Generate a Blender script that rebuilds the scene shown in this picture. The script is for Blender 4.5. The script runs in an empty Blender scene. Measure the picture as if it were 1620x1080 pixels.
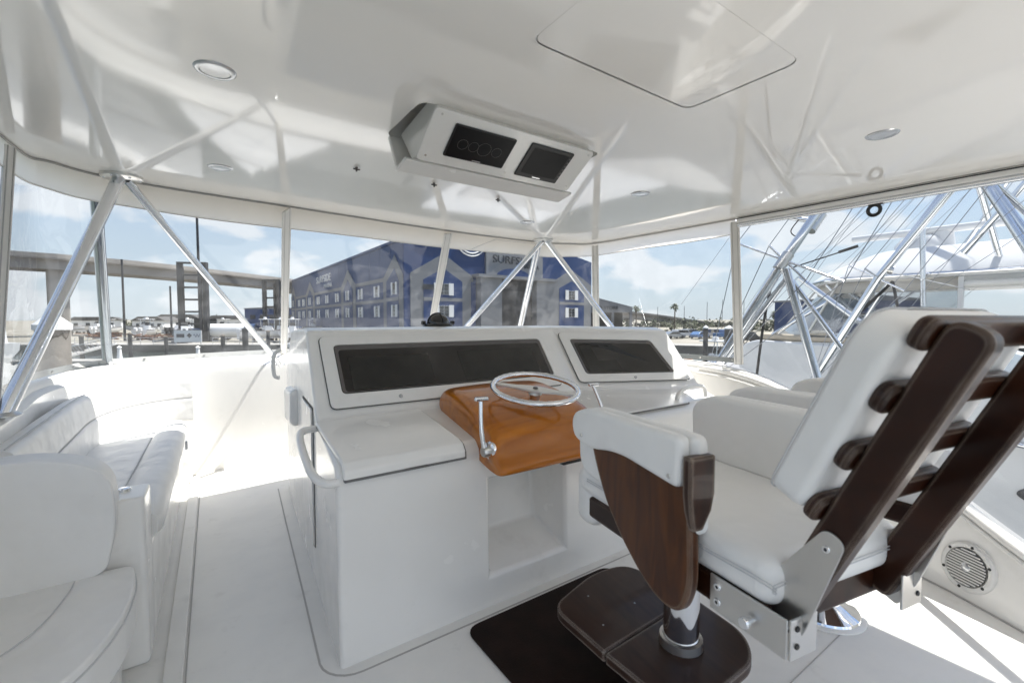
import bpy, bmesh, math, random
from mathutils import Vector, Matrix, Euler
random.seed(7)
R = math.radians
S = bpy.context.scene
COL = S.collection

# ------------------------------------------------------------------ camera
cam = bpy.data.cameras.new("camera")
cam.sensor_width = 36; cam.lens = 16.0; cam.clip_start = 0.02; cam.clip_end = 9000
cam.dof.use_dof = True; cam.dof.focus_distance = 3.4; cam.dof.aperture_fstop = 3.2
camo = bpy.data.objects.new("camera", cam); COL.objects.link(camo)
camo.location = (0, 0, 1.35); camo.rotation_euler = (R(90 - 2.78), 0, R(-35))
S.camera = camo

# ------------------------------------------------------------------ light
SUN = Vector((-0.54, 0.07, -1.0)).normalized()          # direction the light travels
EL = math.asin(-SUN.z); AZ = math.atan2(-SUN.x, -SUN.y)  # azimuth clockwise from +Y
w = bpy.data.worlds.new("World"); S.world = w; w.use_nodes = True
nt = w.node_tree; nt.nodes.clear()
def wn(t, **k):
    n = nt.nodes.new(t)
    for a, b in k.items(): setattr(n, a, b)
    return n
wout = wn("ShaderNodeOutputWorld"); wbg = wn("ShaderNodeBackground"); sky = wn("ShaderNodeTexSky")
sky.sky_type = 'NISHITA'; sky.sun_disc = False; sky.sun_elevation = EL; sky.sun_rotation = AZ
sky.air_density = 1.0; sky.dust_density = 0.3; sky.ozone_density = 1.6; sky.altitude = 5
tc = wn("ShaderNodeTexCoord"); mp = wn("ShaderNodeMapping"); mp.inputs['Scale'].default_value = (1.0, 1.0, 2.1)
nz = wn("ShaderNodeTexNoise"); nz.inputs['Scale'].default_value = 6.0; nz.inputs['Detail'].default_value = 9; nz.inputs['Roughness'].default_value = 0.50
nz.inputs['Distortion'].default_value = 0.25
rp = wn("ShaderNodeValToRGB"); rp.color_ramp.elements[0].position = 0.50; rp.color_ramp.elements[1].position = 0.575
mxs = wn("ShaderNodeMix", data_type='RGBA'); mxs.inputs['B'].default_value = (5.6, 5.65, 5.7, 1)
wbg.inputs['Strength'].default_value = 0.076
L = nt.links.new
L(tc.outputs['Generated'], mp.inputs['Vector']); L(mp.outputs['Vector'], nz.inputs['Vector']); L(nz.outputs['Fac'], rp.inputs['Fac'])
mulc = wn("ShaderNodeMath", operation='MULTIPLY'); mulc.inputs[1].default_value = 0.82
L(rp.outputs['Color'], mulc.inputs[0]); L(mulc.outputs[0], mxs.inputs['Factor'])
sep = wn("ShaderNodeSeparateXYZ"); L(tc.outputs['Generated'], sep.inputs[0])
hzr = wn("ShaderNodeMapRange"); hzr.inputs['From Min'].default_value = 0.0; hzr.inputs['From Max'].default_value = 0.6; hzr.inputs['To Min'].default_value = .90; hzr.inputs['To Max'].default_value = 0.0; hzr.interpolation_type = 'SMOOTHSTEP'
L(sep.outputs['Z'], hzr.inputs['Value'])
hzm = wn("ShaderNodeMix", data_type='RGBA'); hzm.inputs['B'].default_value = (3.75, 4.2, 4.6, 1); L(hzr.outputs['Result'], hzm.inputs['Factor']); L(sky.outputs['Color'], hzm.inputs['A'])
L(hzm.outputs['Result'], mxs.inputs['A']); L(mxs.outputs['Result'], wbg.inputs['Color']); L(wbg.outputs['Background'], wout.inputs['Surface'])
sun = bpy.data.lights.new("sun", 'SUN'); sun.energy = 4.0; sun.angle = R(0.5); sun.color = (1.0, 0.945, 0.87)
suno = bpy.data.objects.new("sun", sun); COL.objects.link(suno); suno.rotation_euler = SUN.to_track_quat('-Z', 'Y').to_euler()
S.view_settings.view_transform = 'Standard'; S.view_settings.look = 'None'; S.view_settings.gamma = 1.0
S.view_settings.use_curve_mapping = False; S.view_settings.exposure = 1.92
S.render.engine = 'CYCLES'
S.cycles.max_bounces = 12; S.cycles.diffuse_bounces = 7; S.cycles.glossy_bounces = 5; S.cycles.transparent_max_bounces = 24

# ------------------------------------------------------------------ materials
def newmat(name):
    m = bpy.data.materials.new(name); m.use_nodes = True
    return m, m.node_tree, m.node_tree.nodes["Principled BSDF"]
def mat(name, col, rough=0.5, metal=0.0, var=0.0, vscale=3.0, bump=0.0, bscale=40.0, bdist=0.01, coat=0.0, spec=0.5, wave=0.0, wscale=1.5, rvar=0.0, col2=None, vlo=0.35, vhi=0.65):
    m, t, b = newmat(name)
    N = t.nodes.new; K = t.links.new
    b.inputs['Base Color'].default_value = (*col, 1); b.inputs['Roughness'].default_value = rough
    b.inputs['Metallic'].default_value = metal; b.inputs['Specular IOR Level'].default_value = spec
    if coat: b.inputs['Coat Weight'].default_value = coat; b.inputs['Coat Roughness'].default_value = 0.04
    c = N("ShaderNodeTexCoord")
    if var or col2:
        n = N("ShaderNodeTexNoise"); n.inputs['Scale'].default_value = vscale; n.inputs['Detail'].default_value = 6; n.inputs['Roughness'].default_value = 0.6
        K(c.outputs['Object'], n.inputs['Vector'])
        r = N("ShaderNodeValToRGB"); r.color_ramp.elements[0].position = vlo; r.color_ramp.elements[1].position = vhi
        c2 = col2 if col2 else tuple(x * (1 - var) for x in col)
        r.color_ramp.elements[0].color = (*c2, 1); r.color_ramp.elements[1].color = (*col, 1)
        K(n.outputs['Fac'], r.inputs['Fac']); K(r.outputs['Color'], b.inputs['Base Color'])
    if rvar:
        n3 = N("ShaderNodeTexNoise"); n3.inputs['Scale'].default_value = 5; n3.inputs['Detail'].default_value = 5
        K(c.outputs['Object'], n3.inputs['Vector'])
        mr = N("ShaderNodeMapRange"); mr.inputs['To Min'].default_value = max(0.0, rough - rvar); mr.inputs['To Max'].default_value = rough + rvar
        mr.inputs['From Min'].default_value = .3; mr.inputs['From Max'].default_value = .7
        K(n3.outputs['Fac'], mr.inputs['Value']); K(mr.outputs['Result'], b.inputs['Roughness'])
    if bump or wave:
        bp = N("ShaderNodeBump"); bp.inputs['Distance'].default_value = bdist; bp.inputs['Strength'].default_value = bump or wave
        n2 = N("ShaderNodeTexNoise"); n2.inputs['Scale'].default_value = bscale if bump else wscale; n2.inputs['Detail'].default_value = 4 if bump else 1.5
        K(c.outputs['Object'], n2.inputs['Vector']); K(n2.outputs['Fac'], bp.inputs['Height'])
        if bump and wave:
            b2 = N("ShaderNodeBump"); b2.inputs['Distance'].default_value = .05; b2.inputs['Strength'].default_value = wave
            n4 = N("ShaderNodeTexNoise"); n4.inputs['Scale'].default_value = wscale; n4.inputs['Detail'].default_value = 2
            K(c.outputs['Object'], n4.inputs['Vector']); K(n4.outputs['Fac'], b2.inputs['Height']); K(b2.outputs['Normal'], bp.inputs['Normal'])
        K(bp.outputs['Normal'], b.inputs['Normal'])
    return m
def specks(m, lo, hi, k, sc):
    t = m.node_tree; b = t.nodes["Principled BSDF"]; N = t.nodes.new; K = t.links.new
    src = b.inputs['Base Color'].links[0].from_socket
    c = N("ShaderNodeTexCoord"); mx = None
    for s_, l_, h_, kk in ((sc, lo, hi, k), (sc * .13, .60, .72, k * .35)):
        n = N("ShaderNodeTexNoise"); n.inputs['Scale'].default_value = s_; n.inputs['Detail'].default_value = 5; n.inputs['Roughness'].default_value = .65; K(c.outputs['Object'], n.inputs['Vector'])
        r = N("ShaderNodeMapRange"); r.inputs['From Min'].default_value = l_; r.inputs['From Max'].default_value = h_; r.inputs['To Max'].default_value = kk; K(n.outputs['Fac'], r.inputs['Value'])
        mx = N("ShaderNodeMix"); mx.data_type = 'RGBA'; K(r.outputs['Result'], mx.inputs['Factor']); K(src, mx.inputs['A']); mx.inputs['B'].default_value = (.36, .33, .28, 1); src = mx.outputs['Result']
    K(src, b.inputs['Base Color'])
def wood(name, c1, c2, rough=.25, coat=.6, worn=None, scale=(1.2, 14, 14), axis=0):
    m, t, b = newmat(name); N = t.nodes.new; K = t.links.new
    c = N("ShaderNodeTexCoord"); mpn = N("ShaderNodeMapping"); mpn.inputs['Scale'].default_value = scale
    n = N("ShaderNodeTexNoise"); n.inputs['Scale'].default_value = 2.2; n.inputs['Detail'].default_value = 8; n.inputs['Distortion'].default_value = 1.2
    K(c.outputs['Object'], mpn.inputs['Vector']); K(mpn.outputs['Vector'], n.inputs['Vector'])
    r = N("ShaderNodeValToRGB"); r.color_ramp.elements[0].position = .32; r.color_ramp.elements[1].position = .7
    r.color_ramp.elements[0].color = (*c1, 1); r.color_ramp.elements[1].color = (*c2, 1); K(n.outputs['Fac'], r.inputs['Fac'])
    b.inputs['Roughness'].default_value = rough; b.inputs['Coat Weight'].default_value = coat; b.inputs['Coat Roughness'].default_value = .04; b.inputs['Specular IOR Level'].default_value = .22
    out = r.outputs['Color']
    if worn:
        g = N("ShaderNodeNewGeometry"); bv = N("ShaderNodeBevel"); bv.inputs['Radius'].default_value = .022; bv.samples = 6
        d = N("ShaderNodeVectorMath"); d.operation = 'DOT_PRODUCT'; K(g.outputs['Normal'], d.inputs[0]); K(bv.outputs['Normal'], d.inputs[1])
        n2 = N("ShaderNodeTexNoise"); n2.inputs['Scale'].default_value = 9; n2.inputs['Detail'].default_value = 8; n2.inputs['Roughness'].default_value = .7; K(c.outputs['Object'], n2.inputs['Vector'])
        e = N("ShaderNodeMath"); e.operation = 'SUBTRACT'; e.inputs[0].default_value = 1.0; K(d.outputs['Value'], e.inputs[1])
        e2 = N("ShaderNodeMath"); e2.operation = 'MULTIPLY_ADD'; e2.inputs[1].default_value = 7.0; K(e.outputs[0], e2.inputs[0]); K(n2.outputs['Fac'], e2.inputs[2])
        st = N("ShaderNodeMapRange"); st.inputs['From Min'].default_value = .86; st.inputs['From Max'].default_value = .96; K(e2.outputs[0], st.inputs['Value'])
        mx = N("ShaderNodeMix"); mx.data_type = 'RGBA'; K(st.outputs['Result'], mx.inputs['Factor']); K(out, mx.inputs['A']); mx.inputs['B'].default_value = (*worn, 1)
        out = mx.outputs['Result']
        rr_ = N("ShaderNodeMapRange"); rr_.inputs['To Min'].default_value = rough; rr_.inputs['To Max'].default_value = .75; K(st.outputs['Result'], rr_.inputs['Value']); K(rr_.outputs['Result'], b.inputs['Roughness'])
    K(out, b.inputs['Base Color'])
    return m
def vinyl_mat():
    m = bpy.data.materials.new("clear_vinyl"); m.use_nodes = True; t = m.node_tree; t.nodes.clear(); N = t.nodes.new; K = t.links.new
    o = N("ShaderNodeOutputMaterial"); tr = N("ShaderNodeBsdfTransparent"); tr.inputs['Color'].default_value = (.54, .565, .585, 1)
    gl = N("ShaderNodeBsdfGlossy"); gl.inputs['Roughness'].default_value = .03; df = N("ShaderNodeBsdfTranslucent"); df.inputs['Color'].default_value = (.8, .82, .85, 1)
    c = N("ShaderNodeTexCoord"); n = N("ShaderNodeTexNoise"); n.inputs['Scale'].default_value = 2.4; n.inputs['Detail'].default_value = 2; K(c.outputs['Object'], n.inputs['Vector'])
    bp = N("ShaderNodeBump"); bp.inputs['Strength'].default_value = .25; bp.inputs['Distance'].default_value = .03; K(n.outputs['Fac'], bp.inputs['Height']); K(bp.outputs['Normal'], gl.inputs['Normal'])
    g_ = N("ShaderNodeNewGeometry"); dt = N("ShaderNodeVectorMath"); dt.operation = 'DOT_PRODUCT'; K(g_.outputs['Normal'], dt.inputs[0]); K(g_.outputs['Incoming'], dt.inputs[1])
    ab = N("ShaderNodeMath"); ab.operation = 'ABSOLUTE'; K(dt.outputs['Value'], ab.inputs[0])
    om = N("ShaderNodeMath"); om.operation = 'SUBTRACT'; om.inputs[0].default_value = 1.0; K(ab.outputs[0], om.inputs[1])
    pw = N("ShaderNodeMath"); pw.operation = 'POWER'; pw.inputs[1].default_value = 5.0; K(om.outputs[0], pw.inputs[0])
    fr = N("ShaderNodeMath"); fr.operation = 'MULTIPLY_ADD'; fr.inputs[1].default_value = .8; fr.inputs[2].default_value = .032; K(pw.outputs[0], fr.inputs[0])
    n5 = N("ShaderNodeTexNoise"); n5.inputs['Scale'].default_value = 6; n5.inputs['Detail'].default_value = 8; K(c.outputs['Object'], n5.inputs['Vector'])
    mr = N("ShaderNodeMapRange"); mr.inputs['From Min'].default_value = .45; mr.inputs['From Max'].default_value = .75; mr.inputs['To Min'].default_value = .004; mr.inputs['To Max'].default_value = .04; K(n5.outputs['Fac'], mr.inputs['Value'])
    m0 = N("ShaderNodeMixShader"); K(mr.outputs['Result'], m0.inputs['Fac']); K(tr.outputs[0], m0.inputs[1]); K(df.outputs[0], m0.inputs[2])
    m1 = N("ShaderNodeMixShader"); K(fr.outputs[0], m1.inputs['Fac']); K(m0.outputs[0], m1.inputs[1]); K(gl.outputs[0], m1.inputs[2]); K(m1.outputs[0], o.inputs['Surface'])
    return m
M = {}
M['gel'] = mat('white_gelcoat', (.86, .842, .81), .22, var=.035, vscale=2.0, wave=.12, wscale=1.6, bdist=.05, coat=.3, rvar=.06)
M['ceil'] = mat('ceiling_gelcoat', (.90, .87, .825), .07, var=.03, vscale=1.5, wave=.035, wscale=1.3, bdist=.05, spec=.6, coat=.4)
M['deck'] = mat('deck_gelcoat', (.84, .822, .785), .42, var=.05, vscale=3.5, bump=.25, bscale=300, bdist=.002, col2=(.79, .775, .745), vlo=.30, vhi=.55)
M['cush'] = mat('white_vinyl_upholstery', (.85, .838, .815), .42, var=.03, vscale=4, bump=.18, bscale=420, bdist=.002, wave=.5, wscale=5.5)
M['valance'] = mat('canvas_white', (.84, .815, .78), .7, var=.05, vscale=5, bump=.3, bscale=500, bdist=.002, wave=.35, wscale=5)
M['strip'] = mat('canvas_strip', (.80, .78, .74), .6, var=.06, vscale=8, bump=.2, bscale=400, bdist=.002)
def translucent(m, k):
    t = m.node_tree; o = [n for n in t.nodes if n.type == 'OUTPUT_MATERIAL'][0]; b = t.nodes["Principled BSDF"]
    tr = t.nodes.new("ShaderNodeBsdfTranslucent"); tr.inputs['Color'].default_value = (.93, .89, .83, 1); mx = t.nodes.new("ShaderNodeMixShader"); mx.inputs['Fac'].default_value = k
    t.links.new(b.outputs[0], mx.inputs[1]); t.links.new(tr.outputs[0], mx.inputs[2]); t.links.new(mx.outputs[0], o.inputs['Surface'])
translucent(M['valance'], .62)
specks(M['deck'], .70, .74, .5, 46); specks(M['gel'], .74, .78, .3, 30); specks(M['cush'], .74, .8, .25, 24)
M['vinyl'] = vinyl_mat()
M['seam'] = mat('grey_caulk', (.46, .44, .42), .7)
M['gap'] = mat('dark_gap', (.03, .03, .03), .7)
M['stitch'] = mat('seam_thread', (.56, .56, .57), .7)
M['joint'] = mat('panel_joint', (.16, .155, .15), .7)
M['chrome'] = mat('chrome', (.82, .83, .85), .06, metal=1, rvar=.03)
M['steel'] = mat('brushed_steel', (.66, .65, .63), .28, metal=1, bump=.1, bscale=90, bdist=.001)
M['alu'] = mat('polished_aluminium', (.83, .84, .86), .16, metal=1, rvar=.06)
M['wood'] = wood('dark_teak', (.015, .0038, .0013), (.042, .011, .003), .36, .15, worn=(.30, .24, .19), scale=(6, 1.5, 1.5))
M['woodp'] = wood('brown_teak_panel', (.042, .0105, .002), (.105, .032, .005), .34, .25, worn=(.32, .25, .19), scale=(9, 9, 1.4))
M['foot'] = wood('worn_teak_step', (.024, .009, .005), (.045, .019, .011), .42, .15, worn=(.36, .31, .27), scale=(8, 1.2, 8))
M['pod'] = wood('varnished_teak', (.32, .088, .002), (.52, .165, .004), .28, .8, scale=(.8, 5, 5))
M['mat'] = mat('brown_rubber_mat', (.020, .010, .007), .6, spec=.12, var=.4, vscale=9, bump=.5, bscale=220, bdist=.003)
M['black'] = mat('black_plastic', (.012, .012, .013), .35)
M['glass'] = mat('dark_glass', (.012, .010, .009), .05, spec=.75)
M['glassm'] = mat('matt_display', (.007, .007, .008), .32, spec=.2)
M['screen'] = mat('unlit_screen', (.030, .029, .026), .12, var=.3, vscale=7)
M['rim'] = mat('grey_gasket', (.12, .11, .105), .35)
M['spk'] = mat('white_speaker_plastic', (.70, .69, .67), .4)
M['spkd'] = mat('dark_grille_back', (.10, .10, .10), .6)  # even dark grey of the speaker cone behind the louvres
M['lens'] = mat('lamp_lens', (.62, .63, .64), .15, metal=.6)
M['rope'] = mat('black_rope', (.012, .012, .013), .8)
M['wire'] = mat('grey_line', (.30, .31, .33), .5)
M['nwhite'] = mat('neighbour_gelcoat', (.72, .72, .72), .18, var=.03, vscale=1.2, wave=.1, wscale=1.0, bdist=.05, coat=.3)
M['tan'] = mat('tan_cushion', (.50, .43, .33), .6, var=.1, vscale=6)
M['blue'] = mat('blue_siding', (.010, .042, .150), .55, var=.10, vscale=.35, bump=.25, bscale=6, bdist=.03)
M['blue2'] = mat('blue_siding_faded', (.022, .058, .165), .6, var=.12, vscale=.3)
M['grey'] = mat('grey_trim_siding', (.20, .205, .215), .6, var=.08, vscale=.4)
M['grey2'] = mat('pale_grey_parapet', (.23, .235, .245), .6, var=.08, vscale=.4)
M['whitep'] = mat('white_paint', (.78, .78, .77), .5, var=.05, vscale=3)
M['pane'] = mat('window_glass_dark', (.02, .025, .03), .08, spec=.8)
M['door'] = mat('grey_brown_door', (.075, .07, .065), .6, var=.15, vscale=.5)
M['sign'] = mat('sign_dark_letters', (.03, .035, .045), .5)
M['conc'] = mat('concrete', (.36, .345, .32), .85, var=.25, vscale=.5, bump=.3, bscale=5, bdist=.03)
M['concb'] = mat('bridge_concrete', (.34, .315, .285), .85, var=.2, vscale=.12, bump=.2, bscale=2, bdist=.05)
M['concd'] = mat('stained_seawall', (.12, .115, .105), .85, var=.4, vscale=.4)
M['land'] = mat('yard_ground', (.33, .30, .255), .95, var=.3, vscale=.06, col2=(.22, .205, .16))
M['pil'] = mat('timber_piling', (.135, .11, .085), .85, var=.45, vscale=2.5, bump=.6, bscale=14, bdist=.02)
M['iron'] = mat('dark_mast_steel', (.022, .024, .028), .5, var=.3, vscale=2)
M['navy'] = mat('navy_hull', (.02, .05, .13), .2, coat=.4)
M['carA'] = mat('car_white', (.70, .71, .72), .2, coat=.6); M['carB'] = mat('car_navy', (.02, .04, .10), .2, coat=.6)
M['carC'] = mat('car_silver', (.35, .37, .39), .25, metal=.5, coat=.5); M['carD'] = mat('car_black', (.012, .012, .014), .2, coat=.6)
M['carE'] = mat('car_blue', (.05, .14, .32), .2, coat=.6)
M['tyre'] = mat('tyre_rubber', (.015, .015, .015), .8)
M['leaf'] = mat('palm_leaf', (.06, .085, .03), .6, var=.4, vscale=1.5)
M['scrub'] = mat('scrub_leaf', (.085, .095, .05), .8, var=.45, vscale=.6)
M['trunk'] = mat('trunk_bark', (.16, .13, .10), .9, var=.3, vscale=4)
M['orange'] = mat('buoy_orange', (.55, .22, .10), .5)
M['rust'] = mat('rust_brown', (.16, .07, .035), .8, var=.4, vscale=3)
def water_mat():
    m, t, b = newmat('harbour_water'); N = t.nodes.new; K = t.links.new
    b.inputs['Base Color'].default_value = (.055, .068, .062, 1); b.inputs['Roughness'].default_value = .09; b.inputs['IOR'].default_value = 1.33
    c = N("ShaderNodeTexCoord"); n = N("ShaderNodeTexNoise"); n.inputs['Scale'].default_value = 1.4; n.inputs['Detail'].default_value = 5; K(c.outputs['Object'], n.inputs['Vector'])
    bp = N("ShaderNodeBump"); bp.inputs['Strength'].default_value = .35; bp.inputs['Distance'].default_value = .12; K(n.outputs['Fac'], bp.inputs['Height']); K(bp.outputs['Normal'], b.inputs['Normal'])
    return m
M['water'] = water_mat()

# ------------------------------------------------------------------ geometry helpers
class G:
    def __init__(s): s.v = []; s.f = []
    def add(s, vs, fs):
        o = len(s.v); s.v += [Vector(p) for p in vs]; s.f += [tuple(i + o for i in f) for f in fs]; return s
    def box(s, a, b, m=None):
        x0, y0, z0 = a; x1, y1, z1 = b
        vs = [(x0, y0, z0), (x1, y0, z0), (x1, y1, z0), (x0, y1, z0), (x0, y0, z1), (x1, y0, z1), (x1, y1, z1), (x0, y1, z1)]
        if m: vs = [m @ Vector(p) for p in vs]
        return s.add(vs, [(3, 2, 1, 0), (4, 5, 6, 7), (0, 1, 5, 4), (1, 2, 6, 5), (2, 3, 7, 6), (3, 0, 4, 7)])
    def bar(s, p, q, wd, h, up=(0, 0, 1)):
        p = Vector(p); q = Vector(q); d = q - p; l = d.length; d.normalize()
        x = d.cross(Vector(up)); x = x.normalized() if x.length > 1e-6 else Vector((1, 0, 0)); u = x.cross(d)
        vs = []
        for e in (p, q):
            for a, b in ((-1, -1), (1, -1), (1, 1), (-1, 1)): vs.append(e + x * a * wd / 2 + u * b * h / 2)
        return s.add(vs, [(0, 1, 2, 3), (7, 6, 5, 4), (0, 4, 5, 1), (1, 5, 6, 2), (2, 6, 7, 3), (3, 7, 4, 0)])
    def path(s, pts, r, n=10, closed=False, caps=True):
        pts = [Vector(p) for p in pts]; N = len(pts)
        rs = r if isinstance(r, (list, tuple)) else [r] * N
        vs = []; prev = None
        for i, p in enumerate(pts):
            if closed: t = pts[(i + 1) % N] - pts[i - 1]
            else: t = pts[min(i + 1, N - 1)] - pts[max(i - 1, 0)]
            t.normalize()
            if prev is None:
                a = Vector((0, 0, 1)) if abs(t.z) < .9 else Vector((1, 0, 0)); x = t.cross(a).normalized()
            else: x = (prev - t * prev.dot(t)).normalized()
            prev = x; y = t.cross(x)
            for k in range(n):
                a = 2 * math.pi * k / n; vs.append(p + (x * math.cos(a) + y * math.sin(a)) * rs[i])
        fs = []
        for i in range(N if closed else N - 1):
            j = (i + 1) % N
            for k in range(n):
                k2 = (k + 1) % n; fs.append((i * n + k, i * n + k2, j * n + k2, j * n + k))
        if not closed and caps: fs += [tuple(range(n - 1, -1, -1)), tuple((N - 1) * n + k for k in range(n))]
        return s.add(vs, fs)
    def tube(s, p, q, r, r2=None, n=12): return s.path([p, q], [r, r if r2 is None else r2], n)
    def lathe(s, prof, n=24, m=None):
        vs = []; fs = []; k0 = len(prof)
        for i in range(n):
            a = 2 * math.pi * i / n
            for r, z in prof: vs.append(Vector((r * math.cos(a), r * math.sin(a), z)))
        for i in range(n):
            j = (i + 1) % n
            for k in range(k0 - 1): fs.append((i * k0 + k, j * k0 + k, j * k0 + k + 1, i * k0 + k + 1))
        if m: vs = [m @ p for p in vs]
        return s.add(vs, fs)
    def prism(s, out, h0, h1, m=None):
        n = len(out); vs = [Vector((x, y, h0)) for x, y in out] + [Vector((x, y, h1)) for x, y in out]
        if m: vs = [m @ p for p in vs]
        return s.add(vs, [tuple(range(n - 1, -1, -1)), tuple(range(n, 2 * n))] + [(i, (i + 1) % n, n + (i + 1) % n, n + i) for i in range(n)])
    def loft(s, rows, closed=False, caps=False):
        n = len(rows[0]); vs = [p for r in rows for p in r]; fs = []
        for i in range(len(rows) - 1):
            for k in range(n if closed else n - 1):
                k2 = (k + 1) % n; fs.append((i * n + k, i * n + k2, (i + 1) * n + k2, (i + 1) * n + k))
        if caps: fs += [tuple(range(n - 1, -1, -1)), tuple((len(rows) - 1) * n + k for k in range(n))]
        return s.add(vs, fs)
    def mesh(s, name):
        me = bpy.data.meshes.new(name); me.from_pydata([tuple(p) for p in s.v], [], s.f); me.update()
        bm = bmesh.new(); bm.from_mesh(me); bmesh.ops.recalc_face_normals(bm, faces=bm.faces); bm.to_mesh(me); bm.free()
        return me
def finish(o, bevel=0, seg=3, sub=0, smooth=True, ang=40, solid=0):
    me = o.data
    if smooth:
        for p in me.polygons: p.use_smooth = True
        try: me.set_sharp_from_angle(angle=R(ang))
        except Exception: pass
    if solid: d = o.modifiers.new("s", 'SOLIDIFY'); d.thickness = solid; d.offset = 0
    if bevel: d = o.modifiers.new("b", 'BEVEL'); d.width = bevel; d.segments = seg; d.limit_method = 'ANGLE'; d.angle_limit = R(28); d.harden_normals = smooth and not sub
    if sub: d = o.modifiers.new("u", 'SUBSURF'); d.levels = sub; d.render_levels = sub
    return o
def mk(g, name, m, parent=None, bevel=0, seg=3, sub=0, smooth=True, ang=40, solid=0, label=None):
    o = bpy.data.objects.new(name, g.mesh(name) if isinstance(g, G) else g); COL.objects.link(o)
    o.data.materials.append(M[m] if isinstance(m, str) else m)
    if parent: o.parent = parent
    if label: o['label'] = label
    return finish(o, bevel, seg, sub, smooth, ang, solid)
def thing(name, label, cat, loc=(0, 0, 0), rz=0, group=None):
    o = bpy.data.objects.new(name, None); COL.objects.link(o); o.empty_display_size = .1
    o.location = loc; o.rotation_euler = (0, 0, rz); return tag(o, label, cat, group)
def tag(o, label, cat, group=None):
    o['label'] = label; o['category'] = cat
    if group: o['group'] = group
    return o
def struct(o): o['kind'] = 'structure'; return o
def stuff(o): o['kind'] = 'stuff'; return o
def rnd(poly, r, n=5):
    out = []; N = len(poly)
    for i in range(N):
        p = Vector(poly[i]); a = Vector(poly[i - 1]); b = Vector(poly[(i + 1) % N]); rr = r[i] if isinstance(r, (list, tuple)) else r
        d1 = (a - p); d2 = (b - p); l = min(rr, d1.length * .49, d2.length * .49)
        if l < 1e-5: out.append(tuple(p)); continue
        s = p + d1.normalized() * l; e = p + d2.normalized() * l
        for k in range(n + 1):
            t = k / n; q = s * (1 - t) ** 2 + p * 2 * t * (1 - t) + e * t * t; out.append((q.x, q.y))
    return out
def rect(x0, y0, x1, y1, r=.02, n=5): return rnd([(x0, y0), (x1, y0), (x1, y1), (x0, y1)], r, n)
def smooth_path(pts, k=6):
    pts = [Vector(p) for p in pts]; out = []
    for i in range(len(pts) - 1):
        p0 = pts[max(i - 1, 0)]; p1 = pts[i]; p2 = pts[i + 1]; p3 = pts[min(i + 2, len(pts) - 1)]
        for j in range(k):
            t = j / k; out.append(.5 * ((2 * p1) + (-p0 + p2) * t + (2 * p0 - 5 * p1 + 4 * p2 - p3) * t * t + (-p0 + 3 * p1 - 3 * p2 + p3) * t ** 3))
    out.append(pts[-1]); return out
def frameM(o, x, y, z): 
    m = Matrix((Vector(x).normalized(), Vector(y).normalized(), Vector(z).normalized())).transposed().to_4x4(); m.translation = Vector(o); return m
def aim(o, d):
    d = Vector(d).normalized(); a = Vector((0, 0, 1)) if abs(d.z) < .95 else Vector((1, 0, 0)); x = a.cross(d).normalized(); return frameM(o, x, d.cross(x), d)
def disc(g, c, d, r, h, n=16): return g.lathe([(0, h), (r * .85, h), (r, h * .5), (r, 0), (0, 0)], n, aim(c, d))
def text_mesh(txt, size, ext):
    cu = bpy.data.curves.new("lettering", 'FONT'); cu.body = txt; cu.size = size; cu.extrude = ext; cu.align_x = 'CENTER'; cu.align_y = 'CENTER'
    o = bpy.data.objects.new("lettering", cu); COL.objects.link(o); bpy.context.view_layer.update()
    me = bpy.data.meshes.new_from_object(o.evaluated_get(bpy.context.evaluated_depsgraph_get())); bpy.data.objects.remove(o); return me
def text(txt, size, ext, m, matrix, parent, name="lettering", sx=1.0, bold=0.0):
    me = text_mesh(txt, size, ext); me.transform(matrix @ Matrix.Diagonal((sx, 1, 1, 1))); return mk(me, name, m, parent, smooth=False)

CEIL = 2.14
# ================================================================== DECK FLOOR
g = G().prism([(-1.0, -1.6), (3.35, -1.6), (3.35, 4.9), (-1.0, 4.9)], -.05, 0)
floor = struct(mk(g, "floor", 'deck'))
mk(G().box((1.55, .738, .0005), (3.10, .742, .002)), "seam", 'seam', floor)
def ribbon(pts, wd, z0, z1):
    g = G(); P = [Vector(p) for p in pts]; rows = []
    for i, p in enumerate(P):
        t = (P[min(i + 1, len(P) - 1)] - P[max(i - 1, 0)]); t.normalize(); n = Vector((-t.y, t.x))
        a = p + n * wd / 2; b = p - n * wd / 2; rows.append([(a.x, a.y, z0), (a.x, a.y, z1), (b.x, b.y, z1), (b.x, b.y, z0)])
    return g.loft(rows, closed=True, caps=True)
base_line = [(3.0, 1.71), (.5, 1.71)] + [(.5 - .13 * math.sin(a), 1.84 - .13 * math.cos(a)) for a in [i * math.pi / 2 / 6 for i in range(1, 7)]] + [(.41, 2.4), (.47, 3.3), (.52, 4.0)]
mk(ribbon([(x, y) for x, y in base_line], .008, .0005, .002), "seam", 'seam', floor)
mk(ribbon([(-.115, 1.0), (-.10, 2.06), (-.03, 4.35), (-.02, 4.62)], .065, .0005, .016), "trim_strip", 'deck', floor, bevel=.006)
mk(ribbon([(-.075, 1.0), (-.06, 2.06), (.01, 4.35)], .005, .0005, .004), "seam", 'seam', floor)

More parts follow.
